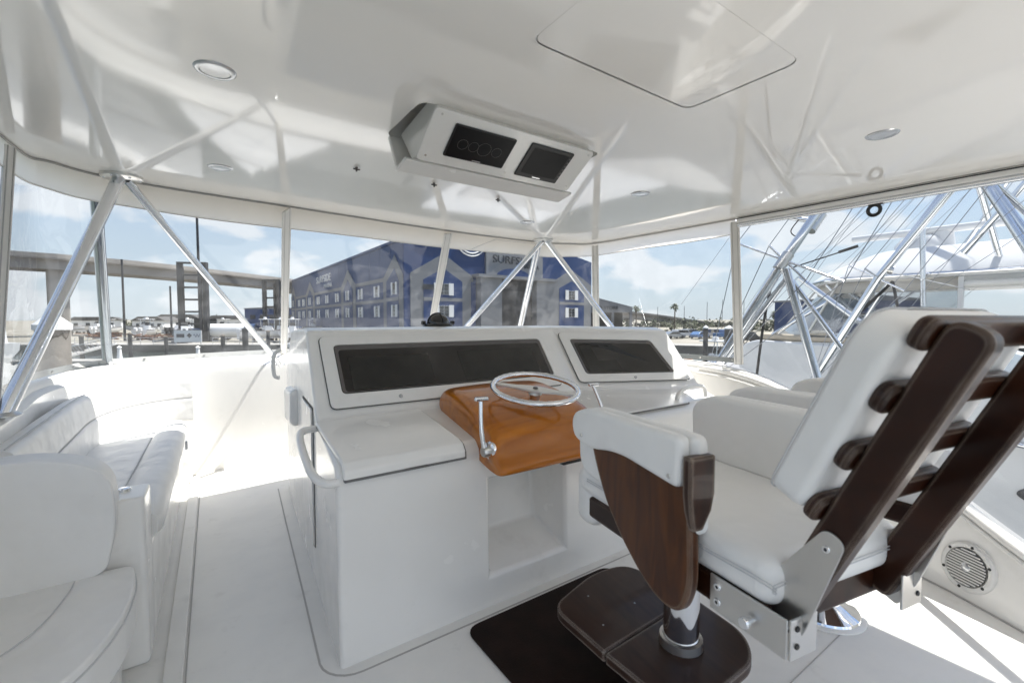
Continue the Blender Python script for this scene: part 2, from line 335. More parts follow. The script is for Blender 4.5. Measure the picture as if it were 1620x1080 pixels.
# ================================================================== HARDTOP (ceiling)
roof_edge = [(-.66, -1.1), (-.66, 1.5), (-.68, 3.15), (-.62, 3.48), (-.25, 3.72), (.55, 3.83), (1.88, 3.97), (2.9, 3.97), (3.28, 3.85), (3.48, 3.55), (3.5, 1.95), (3.52, .6), (3.52, .1), (3.52, -.9), (3.40, -1.3), (2.9, -1.52), (0.0, -1.6), (-.45, -1.45)]  # unseen aft end and front overhang lengthened to hold back sun and sky light
cen = Vector((1.43, 1.7))
def grow(p, k): v = Vector(p) - cen; l = v.length; return tuple(cen + v * (1 + k / l))
outer = [grow(p, .05) for p in rnd(roof_edge, .12, 4)]
hardtop = thing("hardtop", "white glossy fibreglass hardtop roof over the whole bridge deck", "roof")
def holed(out, holes, z, flip=True):
    bm = bmesh.new(); edges = []
    for lp in [out] + holes:
        vs = [bm.verts.new((x, y, z)) for x, y in lp]
        for i in range(len(vs)): edges.append(bm.edges.new((vs[i], vs[(i + 1) % len(vs)])))
    bmesh.ops.triangle_fill(bm, use_beauty=True, edges=edges)
    for f in bm.faces:
        if (f.normal.z > 0) == flip: f.normal_flip()
    return bm
REC = rect(.70, 1.57, 1.62, 1.95, .05)
HAT = rect(.81, .67, 1.55, 1.06, .045)
bm = holed(outer, [REC, [(x, y) for x, y in rect(.8082, .6682, 1.5518, 1.0618, .046)]], CEIL)
me = bpy.data.meshes.new("ceiling_panel"); bm.to_mesh(me); bm.free()
mk(me, "ceiling_panel", 'ceil', hardtop, smooth=False)
g = G(); n = len(outer)
prof = [(0, 0), (.03, .02), (.045, .06), (.03, .16), (-.25, .22)]
rows = [[(*grow(p, dx), CEIL + dz) for p in outer] for dx, dz in prof]
g.loft(rows, closed=True); g.add(rows[-1], [tuple(range(n))])
mk(g, "roof_shell", 'gel', hardtop)
g = G(); nr = len(REC); g.loft([[(x, y, CEIL) for x, y in REC], [(x, y, CEIL + .13) for x, y in REC]], closed=True); g.add([(x, y, CEIL + .13) for x, y in REC], [tuple(range(nr))])
mk(g, "recess", 'gel', hardtop)
mk(G().prism(HAT, CEIL + .0015, CEIL + .03), "hatch", 'ceil', hardtop, bevel=.0015, seg=2)
g = G(); hb = rect(.80, .66, 1.56, 1.07, .05); g.prism(hb, CEIL + .032, CEIL + .05); mk(g, "hatch_gasket", 'joint', hardtop)
# awning track on the starboard edge
g = G().bar((3.50, 1.93, CEIL - .022), (3.53, -.5, CEIL - .022), .05, .044); mk(g, "awning_track", 'gel', hardtop, bevel=.008)
g = G().bar((3.472, 1.93, CEIL - .012), (3.502, -.5, CEIL - .012), .006, .006); mk(g, "track_groove", 'gap', hardtop)
g = G().tube((3.49, 1.92, CEIL - .062), (3.52, -.5, CEIL - .062), .017, n=10); mk(g, "track_rail", 'alu', hardtop)
for i, (x, y) in enumerate([(.72, 2.44), (1.17, 2.46), (1.66, 2.53)]):
    t = thing("ceiling_clip", "small grey T shaped clip screwed to the white ceiling", "clip", (x, y, CEIL), 0, "clips in a row on the ceiling")
    g = G(); disc(g, (0, 0, 0), (0, 0, -1), .008, .004); g.tube((0, 0, 0), (0, 0, -.022), .005, n=8); mk(g, "stem", 'rim', t)
    g = G().box((-.017, -.005, -.014), (.017, .005, -.007)); mk(g, "crossbar", 'rim', t, bevel=.002)
for (x, y, lab) in [(.08, 1.76, "round chrome rimmed downlight above the walkway between the near seat and the console"), (.14, 2.85, "round chrome rimmed downlight near the pipe flange above the lounge seat"), (2.33, 1.92, "round chrome rimmed downlight between the overhead box and the awning track"),
                    (2.44, .72, "round chrome rimmed downlight above the chairs close to the awning track"), (2.25, 3.0, "small round downlight just aft of the pipe flange behind the dash")]:
    t = thing("ceiling_downlight", lab, "light", (x, y, CEIL), 0, "recessed ceiling lights")
    mk(G().lathe([(.043, -.001), (.044, -.005), (.052, -.006), (.058, -.003), (.060, 0)], 32), "rim", 'lens', t)
    mk(G().lathe([(0, -.002), (.03, -.0025), (.042, -.003)], 28), "lens", 'lens', t)
# pulley ring
t = thing("pulley_ring", "black pulley ring hanging from the awning track", "pulley", (3.50, 1.06, CEIL - .075))
mk(G().path([(0, .032 * math.cos(a), -.035 + .032 * math.sin(a)) for a in [i * math.pi / 8 for i in range(16)]], .011, 8, closed=True), "ring", 'black', t)
mk(G().box((-.012, -.045, -.006), (.012, .03, .004)), "bracket", 'black', t, bevel=.003)

# overhead electronics box
ob = thing("overhead_electronics_box", "white overhead box with two dark screens hanging below the ceiling", "electronics box", (0, 0, 0))
A_ = (1.555, 2.125); B_ = (1.73, 2.005); Cc = (1.85, 1.975); D_ = (1.93, 2.15); E_ = (1.58, 2.19)
def sec(x, pts): return [(x, y, z) for y, z in pts]
g = G().loft([sec(.755, [A_, B_, (1.80, 2.0), D_, E_]), sec(1.53, [A_, B_, (1.80, 2.0), D_, E_])], closed=True, caps=True)
mk(g, "housing", 'gel', ob, bevel=.012)
dv = Vector((0, B_[0] - A_[0], B_[1] - A_[1])).normalized(); nv = Vector((0, dv.z, -dv.y)); 
PL = Vector((.755, *A_)); LEN = (Vector((0, *B_)) - Vector((0, *A_))).length
mf = frameM(PL, (1, 0, 0), dv, Vector((1, 0, 0)).cross(dv))   # local x along width, y down the plate, z = normal
if (mf.to_3x3() @ Vector((0, 0, 1))).y > 0: mz = -1
else: mz = 1
def pz(a, b): return (min(a * mz, b * mz), max(a * mz, b * mz))
mk(G().prism(rect(-.012, -.01, .79, LEN + .012, .02), *pz(.004, .016), mf), "faceplate", 'gel', ob, bevel=.004)
# lip tray under the plate
g = G().loft([sec(.71, [(1.75, 1.985), (1.86, 1.965), (1.95, 2.13), (1.93, 2.139), (1.85, 1.985), (1.76, 2.0)]), sec(1.60, [(1.75, 1.985), (1.86, 1.965), (1.95, 2.13), (1.93, 2.139), (1.85, 1.985), (1.76, 2.0)])], closed=True, caps=True)
mk(g, "lip", 'gel', ob, bevel=.006)
def scr(x0, x1, y0, y1, name, glossy, lab):
    o = mk(G().prism(rect(x0, y0, x1, y1, .008), *pz(.016, .024), mf), name, 'black', ob, bevel=.003, label=lab)
    mk(G().prism(rect(x0 + glossy, y0 + glossy * .8, x1 - glossy, y1 - glossy, .004), *pz(.0235, .0252), mf), "display_glass", 'glassm', o)
    return o
s1 = scr(.085, .37, .028, .175, "screen", .006, "flush black instrument display with faint dials")
for cx, rr_ in ((.145, .022), (.195, .022), (.245, .030), (.305, .022)):
    mk(G().path([(mf @ Vector((cx + rr_ * math.cos(a), .105 + rr_ * math.sin(a), .0258 * mz))) for a in [i * math.pi / 10 for i in range(20)]], .0007, 6, closed=True), "dial", 'joint', s1)
s2 = scr(.445, .685, .020, .190, "screen", .022, "raised black bezel display with buttons at its side")
for k in range(6): mk(G().box((.6715, .045 + k * .02, .0245 * mz), (.6775, .053 + k * .02, .0262 * mz), mf), "button", 'rim', s2)
for x, y in ((.02, .195), (.40, .195), (.765, .195), (.02, .01), (.765, .01)):
    g = G(); disc(g, mf @ Vector((x, y, .016 * mz)), mf.to_3x3() @ Vector((0, 0, mz)), .005, .003, 10); mk(g, "screw", 'steel', ob)
mk(G().box((.215, .164, .0252 * mz), (.255, .169, .0262 * mz), mf), "logo_mark", 'lens', s1)
mk(G().box((.54, .178, .0242 * mz), (.585, .183, .0252 * mz), mf), "logo_mark", 'lens', s2)

# ================================================================== COAMING
LIPZ = .975
lip = smooth_path([(-.62, -.6, .8), (-.66, 1.5, .95), (-.70, 2.9, LIPZ), (-.77, 3.8, LIPZ), (-.54, 4.60, LIPZ), (0, 4.95, LIPZ), (.54, 5.15, LIPZ), (1.43, 5.25, LIPZ), (2.32, 5.15, LIPZ), (2.86, 4.95, LIPZ), (3.32, 4.56, LIPZ), (3.58, 3.8, LIPZ), (3.58, 2.9, LIPZ), (3.53, 2.0, .95), (3.45, 1.4, .80), (3.32, .78, .52), (3.08, .29, .28), (2.85, -.1, .16), (2.4, -.6, .12)], 5)
inn = smooth_path([(-.56, -.6, .78), (-.60, 1.5, .90), (-.65, 2.9, .91), (-.69, 3.75, .915), (-.50, 4.40, .915), (-.06, 4.72, .915), (.54, 4.79, .915), (1.43, 4.82, .915), (2.32, 4.76, .915), (2.84, 4.60, .915), (3.16, 4.28, .915), (3.36, 3.7, .915), (3.36, 2.9, .915), (3.34, 2.0, .91), (3.30, 1.4, .78), (3.20, .78, .50), (2.96, .29, .26), (2.72, -.1, .14), (2.3, -.6, .10)], 5)
flo = smooth_path([(-.54, -.6, 0), (-.55, 1.5, 0), (-.60, 2.9, 0), (-.62, 3.7, 0), (-.46, 4.42, 0), (-.02, 4.76, 0), (.54, 4.85, 0), (1.43, 4.88, 0), (2.32, 4.84, 0), (2.80, 4.66, 0), (3.05, 4.3, 0), (3.2, 3.7, 0), (3.22, 2.9, 0), (3.22, 2.0, 0), (3.20, 1.4, 0), (3.13, .78, 0), (2.90, .29, 0), (2.66, -.1, 0), (2.25, -.6, 0)], 5)
coam = thing("bridge_coaming", "low white fibreglass side wall curving round the bridge deck under the windows", "wall")
def lerp(a, b, t): return a + (b - a) * t
rows = []; rowl = []; rowo = []
for a, b, c in zip(flo, inn, lip):
    rows.append([a - Vector((0, 0, .02)), a + Vector((0, 0, .03)), lerp(a, b, .55), lerp(a, b, .93), lerp(b, c, .06) + Vector((0, 0, .008))])
    rowl.append([lerp(b, c, .06) + Vector((0, 0, .008)), lerp(b, c, .3) + Vector((0, 0, .012)), lerp(b, c, .55) + Vector((0, 0, .0)), lerp(b, c, .62) + Vector((0, 0, .03)), lerp(b, c, .95) + Vector((0, 0, .03)), c + Vector((0, 0, .01)), c - Vector((0, 0, .05))])
    d = (c - b); d.z = 0; d = d.normalized() if d.length > 0 else Vector((1, 0, 0))
    rowo.append([c - Vector((0, 0, .05)), c + d * .10 - Vector((0, 0, .5)), c + d * .25 - Vector((0, 0, 1.1))])
mk(G().loft(rows), "inner_wall", 'gel', coam, ang=60)
mk(G().loft(rowl), "ledge", 'deck', coam, ang=60)
mk(G().loft(rowo), "outer_skin", 'gel', coam, ang=60)
# rounded rail on the low starboard part
k0 = len(lip) - 27
mk(G().path([lerp(b, c, .25) + Vector((0, 0, .026)) for b, c in zip(inn[k0:], lip[k0:])], .022, 10), "cap_rail", 'gel', coam)
mk(G().path([lerp(b, c, -.02) + Vector((0, 0, .0)) for b, c in zip(inn[k0:], lip[k0:])], .008, 8), "trim_line", 'deck', coam)
mk(G().path([(a.x - .004, a.y, .004) for a in flo[k0 - 4:]], .004, 6), "seam", 'seam', coam)

# speaker on the low starboard wall
p0 = Vector((3.035, .49, .155)); dn = Vector((-.87, .45, .16)).normalized()
spk = thing("wall_speaker", "round white speaker with louvred grille set in the low side wall", "speaker")
ms = frameM(p0, (dn.y, -dn.x, 0), dn.cross(Vector((dn.y, -dn.x, 0))), dn)
mk(G().lathe([(0, -.01), (.088, .002), (.091, .016), (.106, .018), (.116, .010), (.118, -.02)], 40, ms), "bezel", 'spk', spk)
mk(G().lathe([(0, .0185), (.085, .0165)], 32, ms), "cone", 'spkd', spk)
for k in range(13):
    y = -.078 + k * .013; hw = math.sqrt(max(0, .084 ** 2 - y * y)); mk(G().box((-hw, y - .0035, .018), (hw, y + .0035, .023), ms), "louvre", 'spk', spk, bevel=.001, seg=1)
mk(G().lathe([(0, .027), (.015, .026), (.022, .020)], 20, ms), "centre_cap", 'lens', spk)
for k in range(6):
    a = k * math.pi / 3 + .4; g = G(); disc(g, ms @ Vector((.100 * math.cos(a), .100 * math.sin(a), .017)), dn, .007, .003, 10); mk(g, "screw", 'gap', spk)

# ================================================================== HARDTOP SUPPORT PIPES
def support(label, fc, feet, rads, screws=True, group="hardtop support pipes"):
    t = thing("hardtop_support", label, "pipe support", (0, 0, 0))
    mk(G().lathe([(0, -.020), (.085, -.018), (.094, -.012), (.094, -.0005), (0, -.0005)], 28, Matrix.Translation(fc)), "flange", 'steel', t)
    for a in range(6):
        g = G(); disc(g, (fc[0] + .078 * math.cos(a * 1.047), fc[1] + .078 * math.sin(a * 1.047), fc[2] - .017), (0, 0, -1), .008, .005, 10); mk(g, "screw", 'chrome', t)
    for (tp, ft), r in zip(feet, rads):
        mk(G().tube(tp, ft, r, n=20), "leg", 'alu', t)
        mk(G().lathe([(0, .018), (r * 1.3, .016), (r * 1.9, .004), (r * 1.9, 0)], 20, Matrix.Translation(ft)), "foot_plate", 'steel', t)
support("polished aluminium pipe legs fanning from a round flange above the lounge seat", (-.30, 3.33, CEIL), [((-.31, 3.32, 2.125), (-.655, 2.74, .95)), ((-.28, 3.35, 2.125), (.66, 4.72, .925)), ((-.46, 3.72, 2.14), (-.55, 4.70, .93))], (.030, .023, .031))
support("polished aluminium pipe legs fanning from a round flange behind the instrument dash", (2.87, 3.56, CEIL), [((2.86, 3.56, 2.125), (2.30, 4.72, .925)), ((2.90, 3.66, 2.14), (3.15, 4.45, .95)), ((2.90, 3.54, 2.125), (3.46, 2.86, .95))], (.027, .033, .027))

support("polished aluminium pipe legs dropping from the hardtop edge to the low side wall", (3.40, -.12, CEIL), [((3.42, -.10, 2.125), (3.16, .64, .47)), ((3.40, -.14, 2.125), (2.84, -.14, .17)), ((3.38, -.18, 2.125), (2.50, -.50, .12))], (.027, .027, .024))

# ================================================================== CLEAR ENCLOSURE
enc = thing("bridge_enclosure", "clear vinyl window enclosure with white canvas valance and zip strips", "enclosure")
top = smooth_path([(-.655, -1.3), (-.655, 1.0), (-.65, 2.95), (-.55, 3.23), (-.25, 3.42), (.55, 3.53), (1.88, 3.68), (2.9, 3.68), (3.25, 3.58), (3.43, 3.40), (3.49, 2.6), (3.5, 1.95)], 8)
PI_ = {0: 16, 1: 40, 2: 48, 3: 72, 4: 88}           # post index -> index on top path
bots = smooth_path([(-.66, -1.3, .8), (-.675, 1.0, .93), (-.715, 2.85, LIPZ), (-.73, 3.95, LIPZ), (-.44, 4.70, LIPZ), (.75, 5.17, LIPZ), (2.33, 5.13, LIPZ), (2.86, 4.9, LIPZ), (3.3, 4.5, LIPZ), (3.57, 3.5, LIPZ), (3.56, 2.7, LIPZ), (3.52, 1.90, LIPZ)], 8)
VB = .125
def valz(i): return CEIL - VB - .003 * math.sin(i * .55)
rows = []
for i, p in enumerate(top):
    q = bots[i]; zt = CEIL - .001; zb = valz(i); wv = .003 * math.sin(i * 1.3)
    d = Vector((q.x - p.x, q.y - p.y, 0)) * ((CEIL - zb) / (CEIL - q.z))
    rows.append([Vector((p.x, p.y, zt)), Vector((p.x, p.y, 0)) + d * .5 + Vector((wv, wv, (zt + zb) / 2)), Vector((p.x, p.y, zb)) + d])
mk(G().loft(rows), "valance", 'valance', enc)
mk(G().path([r[2] for r in rows], .0045, 6), "valance_hem", 'strip', enc)
mk(G().path([(p.x, p.y, CEIL - .006) for p in top], .006, 6), "bolt_rope", 'seam', enc)
idx = [0, 16, 40, 48, 72, 88]
for a, b in zip(idx[:-1], idx[1:]):
    rr_ = []
    for i in range(a, b + 1):
        t0 = rows[i][2]; t1 = bots[i] + Vector((0, 0, .03)); rr_.append([lerp(t0, t1, k / 6) for k in range(7)])
    mk(G().loft(rr_), "pane", 'vinyl', enc, ang=80)
def post(i, wd=.045, lab=None, bow=0):
    p = Vector((top[i].x, top[i].y, CEIL - .03)); q = bots[i] + Vector((0, 0, .02))
    inw = (Vector((1.43, 1.6, 0)) - Vector((p.x, p.y, 0))).normalized() * .012
    o = mk(G().bar(p + inw, q + inw, wd, .012, up=(inw.x, inw.y, 0)), "zip_strip", 'strip', enc, bevel=.004)
    s = (q - p).cross(inw).normalized() * wd * .28
    for k in (-1, 1): mk(G().tube(p + inw * 1.6 + s * k, q + inw * 1.6 + s * k, .0025, n=6), "zip", 'seam', o)
for i, wd in ((16, .05), (40, .085), (48, .075), (72, .07), (88, .07)): post(i, wd)
mk(G().loft([[b + Vector((0, 0, .03)), b + Vector((0, 0, .07))] for b in [lerp(q, Vector((r[2].x, r[2].y, r[2].z)), .0) for q, r in zip(bots, rows)]]), "bottom_hem", 'strip', enc)
for i in range(18, 88, 3):
    b = bots[i]; c_ = (Vector((1.43, 1.6, 0)) - Vector((b.x, b.y, 0))).normalized(); g = G(); disc(g, b + Vector((0, 0, .05)) + c_ * .002, c_, .008, .004, 10); mk(g, "snap", 'steel', enc)
# clear side panel hanging from the awning track, added to dim the bright outside
tpp = smooth_path([(3.505, 1.93, CEIL - .07), (3.515, 1.3, CEIL - .07), (3.525, .7, CEIL - .07), (3.53, .2, CEIL - .07), (3.53, -.45, CEIL - .07)], 5)
btt = smooth_path([(3.52, 1.90, .97), (3.45, 1.4, .83), (3.32, .78, .56), (3.10, .29, .32), (2.86, -.1, .20)], 5)
mk(G().loft([[lerp(a, b, k / 6) for k in range(7)] for a, b in zip(tpp, btt)]), "pane", 'vinyl', enc, ang=80)
# sewn patch on the valance over the opening window
i0, i1 = 50, 60
vent = G(); arc = []
for k in range(21):
    t = k / 20; ii = 50 + t * 11; a = rows[int(ii)]; b = rows[min(int(ii) + 1, len(rows) - 1)]; f = ii - int(ii)
    tp = lerp(a[0], b[0], f); bt = lerp(a[2], b[2], f); hgt = .18 + .75 * (1 - min(1, math.sin(math.pi * min(max(t, 0), 1)) * 2.2)); arc.append(lerp(tp, bt, min(1, hgt)) + Vector((-.003, -.012, 0)))
mk(vent.path(arc, .002, 6), "sewn_arch", 'stitch', enc)

# ================================================================== HELM CONSOLE
con = thing("helm_console", "large white moulded helm console with two dark instrument windows", "console")
prof = [(1.765, 0), (1.775, .14), (1.785, .60), (1.79, .735), (1.825, .785), (2.315, .858), (2.345, .89), (2.635, 1.285), (2.72, 1.303), (3.5, 1.27), (3.95, .95), (4.0, 0)]
profS = [(1.765, 0), (1.775, .14), (1.785, .60), (1.79, .735), (1.825, .785), (1.95, .845), (1.99, .885), (2.276, 1.262), (2.36, 1.285), (3.3, 1.25), (3.8, .95), (3.9, 0)]
profM = [(1.765, 0), (1.775, .14), (1.785, .60), (1.79, .735), (1.825, .785), (2.335, .855), (2.368, .885), (2.648, 1.285), (2.73, 1.303), (3.5, 1.27), (3.95, .95), (4.0, 0)]
xs = [(None, prof), (1.12, prof), (1.59, prof), (2.13, prof), (2.22, profM), (3.10, profS)]
rows = []
for x, pr in xs: rows.append([((.43 + .075 * (y - 1.77)) if x is None else x, y, z) for y, z in pr])
g = G(); n = len(prof); vs = [p for r in rows for p in r]; fs = []
for i in range(len(rows) - 1):
    for k in range(n - 1):
        if i == 1 and k == 1: continue
        fs.append((i * n + k, i * n + k + 1, (i + 1) * n + k + 1, (i + 1) * n + k))
fs += [tuple(range(n)), tuple((len(rows) - 1) * n + k for k in range(n))]
b0 = len(vs); vs += [(1.15, 2.02, .24), (1.15, 2.06, .60), (1.56, 2.06, .60), (1.56, 2.02, .24)]
a, b_, c_, d_ = 1 * n + 1, 1 * n + 2, 2 * n + 2, 2 * n + 1
fs += [(a, b_, b0 + 1, b0), (b_, c_, b0 + 2, b0 + 1), (c_, d_, b0 + 3, b0 + 2), (d_, a, b0, b0 + 3), (b0, b0 + 1, b0 + 2, b0 + 3)]
g.add(vs, fs); mk(g, "body", 'gel', con, bevel=.020, seg=5, ang=30)
# hinged lids on the shelf
def lid(x0, x1, lab):
    pr = [(1.782, .730), (1.782, .755), (1.822, .797), (2.25, .858), (2.25, .868)]
    o = [(1.766, .732), (1.768, .765), (1.790, .795), (1.825, .808), (2.262, .872)]
    ii = [(1.80, .732), (1.80, .75), (1.815, .775), (1.84, .785), (2.262, .85)]
    secp = o + ii[::-1]
    mk(G().loft([sec(x0 + .004, [(y + .002, z - .008) for y, z in secp]), sec(x1 + .004, [(y + .002, z - .007) for y, z in secp])], closed=True, caps=True), "gasket", 'joint', con)
    return mk(G().loft([sec(x0, secp), sec(x0 + .02, secp), sec(x1 - .02, secp), sec(x1, secp)], closed=True, caps=True), "lid", 'gel', con, bevel=.008, seg=3, ang=35)
lid(.455, .985, None)
mk(G().box((.70, 1.760, .728), (.80, 1.772, .736)), "finger_notch", 'rim', con)
# starboard lid (shallower, in front of the angled dash)
g = G().prism(rnd([(1.86, 1.80), (2.72, 1.80), (2.70, 1.95), (2.30, 2.10), (1.86, 2.24)], .03), 0, .012)
tilt = Matrix.Translation((0, 1.80, .786)) @ Euler((math.atan(.075 / .49), 0, 0)).to_matrix().to_4x4() @ Matrix.Translation((0, -1.80, 0))
g2 = G().prism(rnd([(1.855, 1.795), (2.727, 1.795), (2.707, 1.956), (2.303, 2.107), (1.855, 2.247)], .03), -.002, .006, tilt); mk(g2, "gasket", 'joint', con)
g.v = [tilt @ p for p in g.v]; mk(g, "lid", 'gel', con, bevel=.006)
# instrument windows
def quad(c):
    c = [Vector(p) for p in c]
    nrm = ((c[1] - c[0]).cross(c[3] - c[0])).normalized()
    if nrm.y > 0: nrm = -nrm
    W = ((c[1] - c[0]).length + (c[2] - c[3]).length) / 2; Hh = ((c[3] - c[0]).length + (c[2] - c[1]).length) / 2
    def f(u, v, h=0): 
        a, b = u / W, v / Hh; return c[0] * (1 - a) * (1 - b) + c[1] * a * (1 - b) + c[2] * a * b + c[3] * (1 - a) * b + nrm * h
    return f, W, Hh
def instrument(c, ins, lab, scr_):
    f, W, Hh = quad(c); l, r_, b, t = ins
    oo = rect(0, 0, W, Hh, .035, 6); ii = rect(l, b, W - r_, Hh - t, .028, 6)
    go = rect(-.004, -.004, W + .004, Hh + .004, .038, 6)
    mk(G().add([f(u, v, .0035) for u, v in go], [tuple(range(len(go)))]), "window_gasket", 'gap', con)
    fr = G(); N = len(oo)
    rws = [[f(u, v, .003) for u, v in oo], [f(u, v, .013) for u, v in oo], [f(u, v, .013) for u, v in ii], [f(u, v, .004) for u, v in ii]]
    fr.loft(rws, closed=True); o = mk(fr, "window_frame", 'gel', con, bevel=.003, seg=2, ang=30, label=lab)
    i2 = rect(l + .004, b + .004, W - r_ - .004, Hh - t - .004, .026, 6); i3 = rect(l + .022, b + .012, W - r_ - .022, Hh - t - .03, .02, 6)
    rg = G(); rg.loft([[f(u, v, .0115) for u, v in i2], [f(u, v, .0055) for u, v in i3]], closed=True); mk(rg, "rubber_rim", 'rim', o)
    gl = G().add([f(u, v, .0056) for u, v in i3], [tuple(range(len(i3)))]); mk(gl, "glass", 'glass', o)
    for (u0, v0, u1, v1) in scr_:
        q = rect(u0, v0, u1, v1, .006, 3); mk(G().add([f(u, v, .0066) for u, v in q], [tuple(range(len(q)))]), "screen", 'screen', o)
    for u in (W * .24, W * .80) if W > 1.2 else (W * .5,):
        gg = G(); pp = f(u, b * .42, .013); qq = f(u, b * .42, .02) - pp; disc(gg, pp, qq, .011, .007, 14); mk(gg, "latch", 'lens', o)
    return o
instrument([(.55, 2.35, .9), (2.065, 2.35, .9), (2.065, 2.608, 1.249), (.55, 2.608, 1.249)], (.065, .035, .077, .055), "wide dark instrument window behind the steering wheel", [(.13, .10, .60, .30), (.80, .10, 1.38, .31)])
instrument([(2.245, 2.362, .9), (3.045, 2.012, .9), (2.965, 2.285, 1.222), (2.235, 2.60, 1.245)], (.07, .085, .065, .055), "smaller angled instrument window at the outboard end", [(.12, .09, .36, .32)])
# groove line along the top of the dash
# port side: door and grab handle
fx = lambda y: .43 + .075 * (y - 1.77)
def sidepanel(y0, y1, z0, z1, h0, h1, r=.015):
    q = rect(y0, z0, y1, z1, r, 4); return G().loft([[(fx(y) - h0, y, z) for y, z in q], [(fx(y) - h1, y, z) for y, z in q]], closed=True, caps=True)
mk(sidepanel(2.415, 2.845, .19, .91, -.002, .002), "door_gap", 'gap', con)
dr = mk(sidepanel(2.425, 2.835, .20, .90, .0, .012), "side_door", 'gel', con, bevel=.004)
hp = smooth_path([(.475, 2.28, .835), (.40, 2.26, .832), (.372, 2.16, .812), (.362, 1.95, .765), (.372, 1.86, .735), (.40, 1.81, .722), (.445, 1.80, .722)], 6)
mk(G().path(hp, .017, 12), "grab_handle", 'gel', con)
hs = smooth_path([(2.66, 1.86, .80), (2.67, 1.85, .85), (2.74, 1.84, .885), (2.86, 1.83, .89), (2.93, 1.83, .865), (2.95, 1.83, .81)], 5)
mk(G().path(hs, .014, 12), "grab_handle", 'gel', con, label="white grab handle on the outboard shoulder of the console")
g = G().box((.49, 3.16, .66), (.57, 3.42, .90)); mk(g, "side_locker", 'gel', con, bevel=.05, seg=5)
mk(G().path(smooth_path([(.44, 3.2, .98), (.41, 3.2, 1.0), (.41, 3.2, 1.12), (.45, 3.2, 1.16)], 5), .012, 10), "side_handle", 'gel', con)

# compass on the dash top
cp = thing("compass", "black domed compass on top of the helm console", "compass", (1.44, 2.98, 1.291))
mk(G().lathe([(0, .03), (.092, .03), (.105, .02), (.112, 0), (0, 0)], 32), "base", 'black', cp)
mk(G().lathe([(.080 * math.cos(a), .03 + .072 * math.sin(a)) for a in [i * math.pi / 2 / 10 for i in range(11)]], 32), "dome", 'glass', cp)
mk(G().path([(.083 * math.cos(a), 0, .03 + .075 * math.sin(a)) for a in [i * math.pi / 12 for i in range(13)]], .004, 6), "hood_rib", 'black', cp)
mk(G().path([(0, .083 * math.cos(a), .03 + .075 * math.sin(a)) for a in [i * math.pi / 12 for i in range(13)]], .004, 6), "hood_rib", 'black', cp)
for k in (-1, 1): mk(G().tube((k * .10, 0, .035), (k * .125, 0, .035), .014, n=12), "knob", 'black', cp)

# ------------------------------------------------------------------ wheel pod
pod = thing("helm_pod", "varnished orange brown teak pod carrying the steering wheel and throttle levers", "helm pod")
cx = 1.40
pp = [(1.72, .686), (1.62, .674), (1.588, .676), (1.576, .694), (1.588, .718), (1.626, .742), (1.645, .782), (1.680, .840), (1.76, .893), (1.93, .950), (2.10, .985), (2.21, .985), (2.29, .958), (2.325, .90), (2.31, .84), (2.0, .735)]
rows = []
for sx, f, pull in ((-.365, .50, .030), (-.363, .66, .018), (-.352, .86, .006), (-.325, .97, .0), (-.27, 1.0, 0), (0, 1.03, -.004), (.27, 1.0, 0), (.325, .97, 0), (.352, .86, .006), (.363, .66, .018), (.365, .50, .030)):
    r_ = []
    for y, z in pp:
        zb = .672 + max(0, y - 1.62) * .24; tp_ = .96 - .12 * max(0, y - 1.7) / .6; r_.append((cx + .01 + sx * tp_, y + pull * (1 if y < 1.8 else -2), zb + (z - zb) * (f if z > zb else 1)))
    rows.append(r_)
g = G().loft(rows, closed=True, caps=True)
body = mk(g, "pod_body", 'pod', pod, sub=2, ang=180)
mk(G().box((cx + .02, 1.60, .660), (cx + .20, 1.63, .672)), "drawer_lip", 'gap', pod)
for s in (-1, 1):
    c0 = Vector((cx + .01 + s * .334, 1.70, .765))
    g = G().lathe([(0, .014), (.036, .013), (.043, .008), (.045, -.03)], 32, aim(c0, (s, 0, 0))); hub = mk(g, "throttle_hub", 'chrome', pod)
    mk(G().lathe([(0, .046), (.020, .045), (.025, .038), (.025, .0)], 28, aim(c0, (s, 0, 0))), "hub_cap", 'steel', hub)
    tp = c0 + Vector((s * .035, .03 if s < 0 else .07, .225))
    lv = mk(G().path(smooth_path([c0 + Vector((s * .035, 0, .02)), c0 + Vector((s * .045, .008, .10)), tp], 5), [.013, .012, .012, .011, .011, .010, .009, .009, .009, .009, .009], 12), "throttle_lever", 'chrome', pod)
    mk(G().bar(tp + Vector((-.032, .0, .006)), tp + Vector((.032, -.012, .006)), .024, .020), "lever_handle", 'chrome', lv, bevel=.008)
# ------------------------------------------------------------------ steering wheel
WC = Vector((1.405, 1.80, 1.005)); nw = Vector((-.06, -.20, .97)).normalized()
sw = thing("steering_wheel", "chrome steering wheel with a single broad crossbar above the teak pod", "steering wheel")
xw = Vector((.66, -.75, 0)); xw = (xw - nw * xw.dot(nw)).normalized(); mw = frameM(WC, xw, nw.cross(xw), nw)
RW = .215
mk(G().path([mw @ Vector((RW * math.cos(a), RW * math.sin(a), 0)) for a in [i * 2 * math.pi / 64 for i in range(64)]], [.0135 + (.0016 if i % 2 else 0) for i in range(64)], 12, closed=True), "rim", 'chrome', sw)
mk(G().prism(rnd([(-RW + .01, -.012), (-.10, -.020), (-.03, -.036), (.03, -.036), (.10, -.020), (RW - .01, -.012), (RW - .01, .012), (.10, .020), (.03, .036), (-.03, .036), (-.10, .020), (-RW + .01, .012)], .01, 3), -.014, -.002, mw), "crossbar", 'steel', sw, bevel=.004)
mk(G().lathe([(0, .006), (.010, .005), (.014, -.002)], 16, mw), "hub_nut", 'rim', sw)
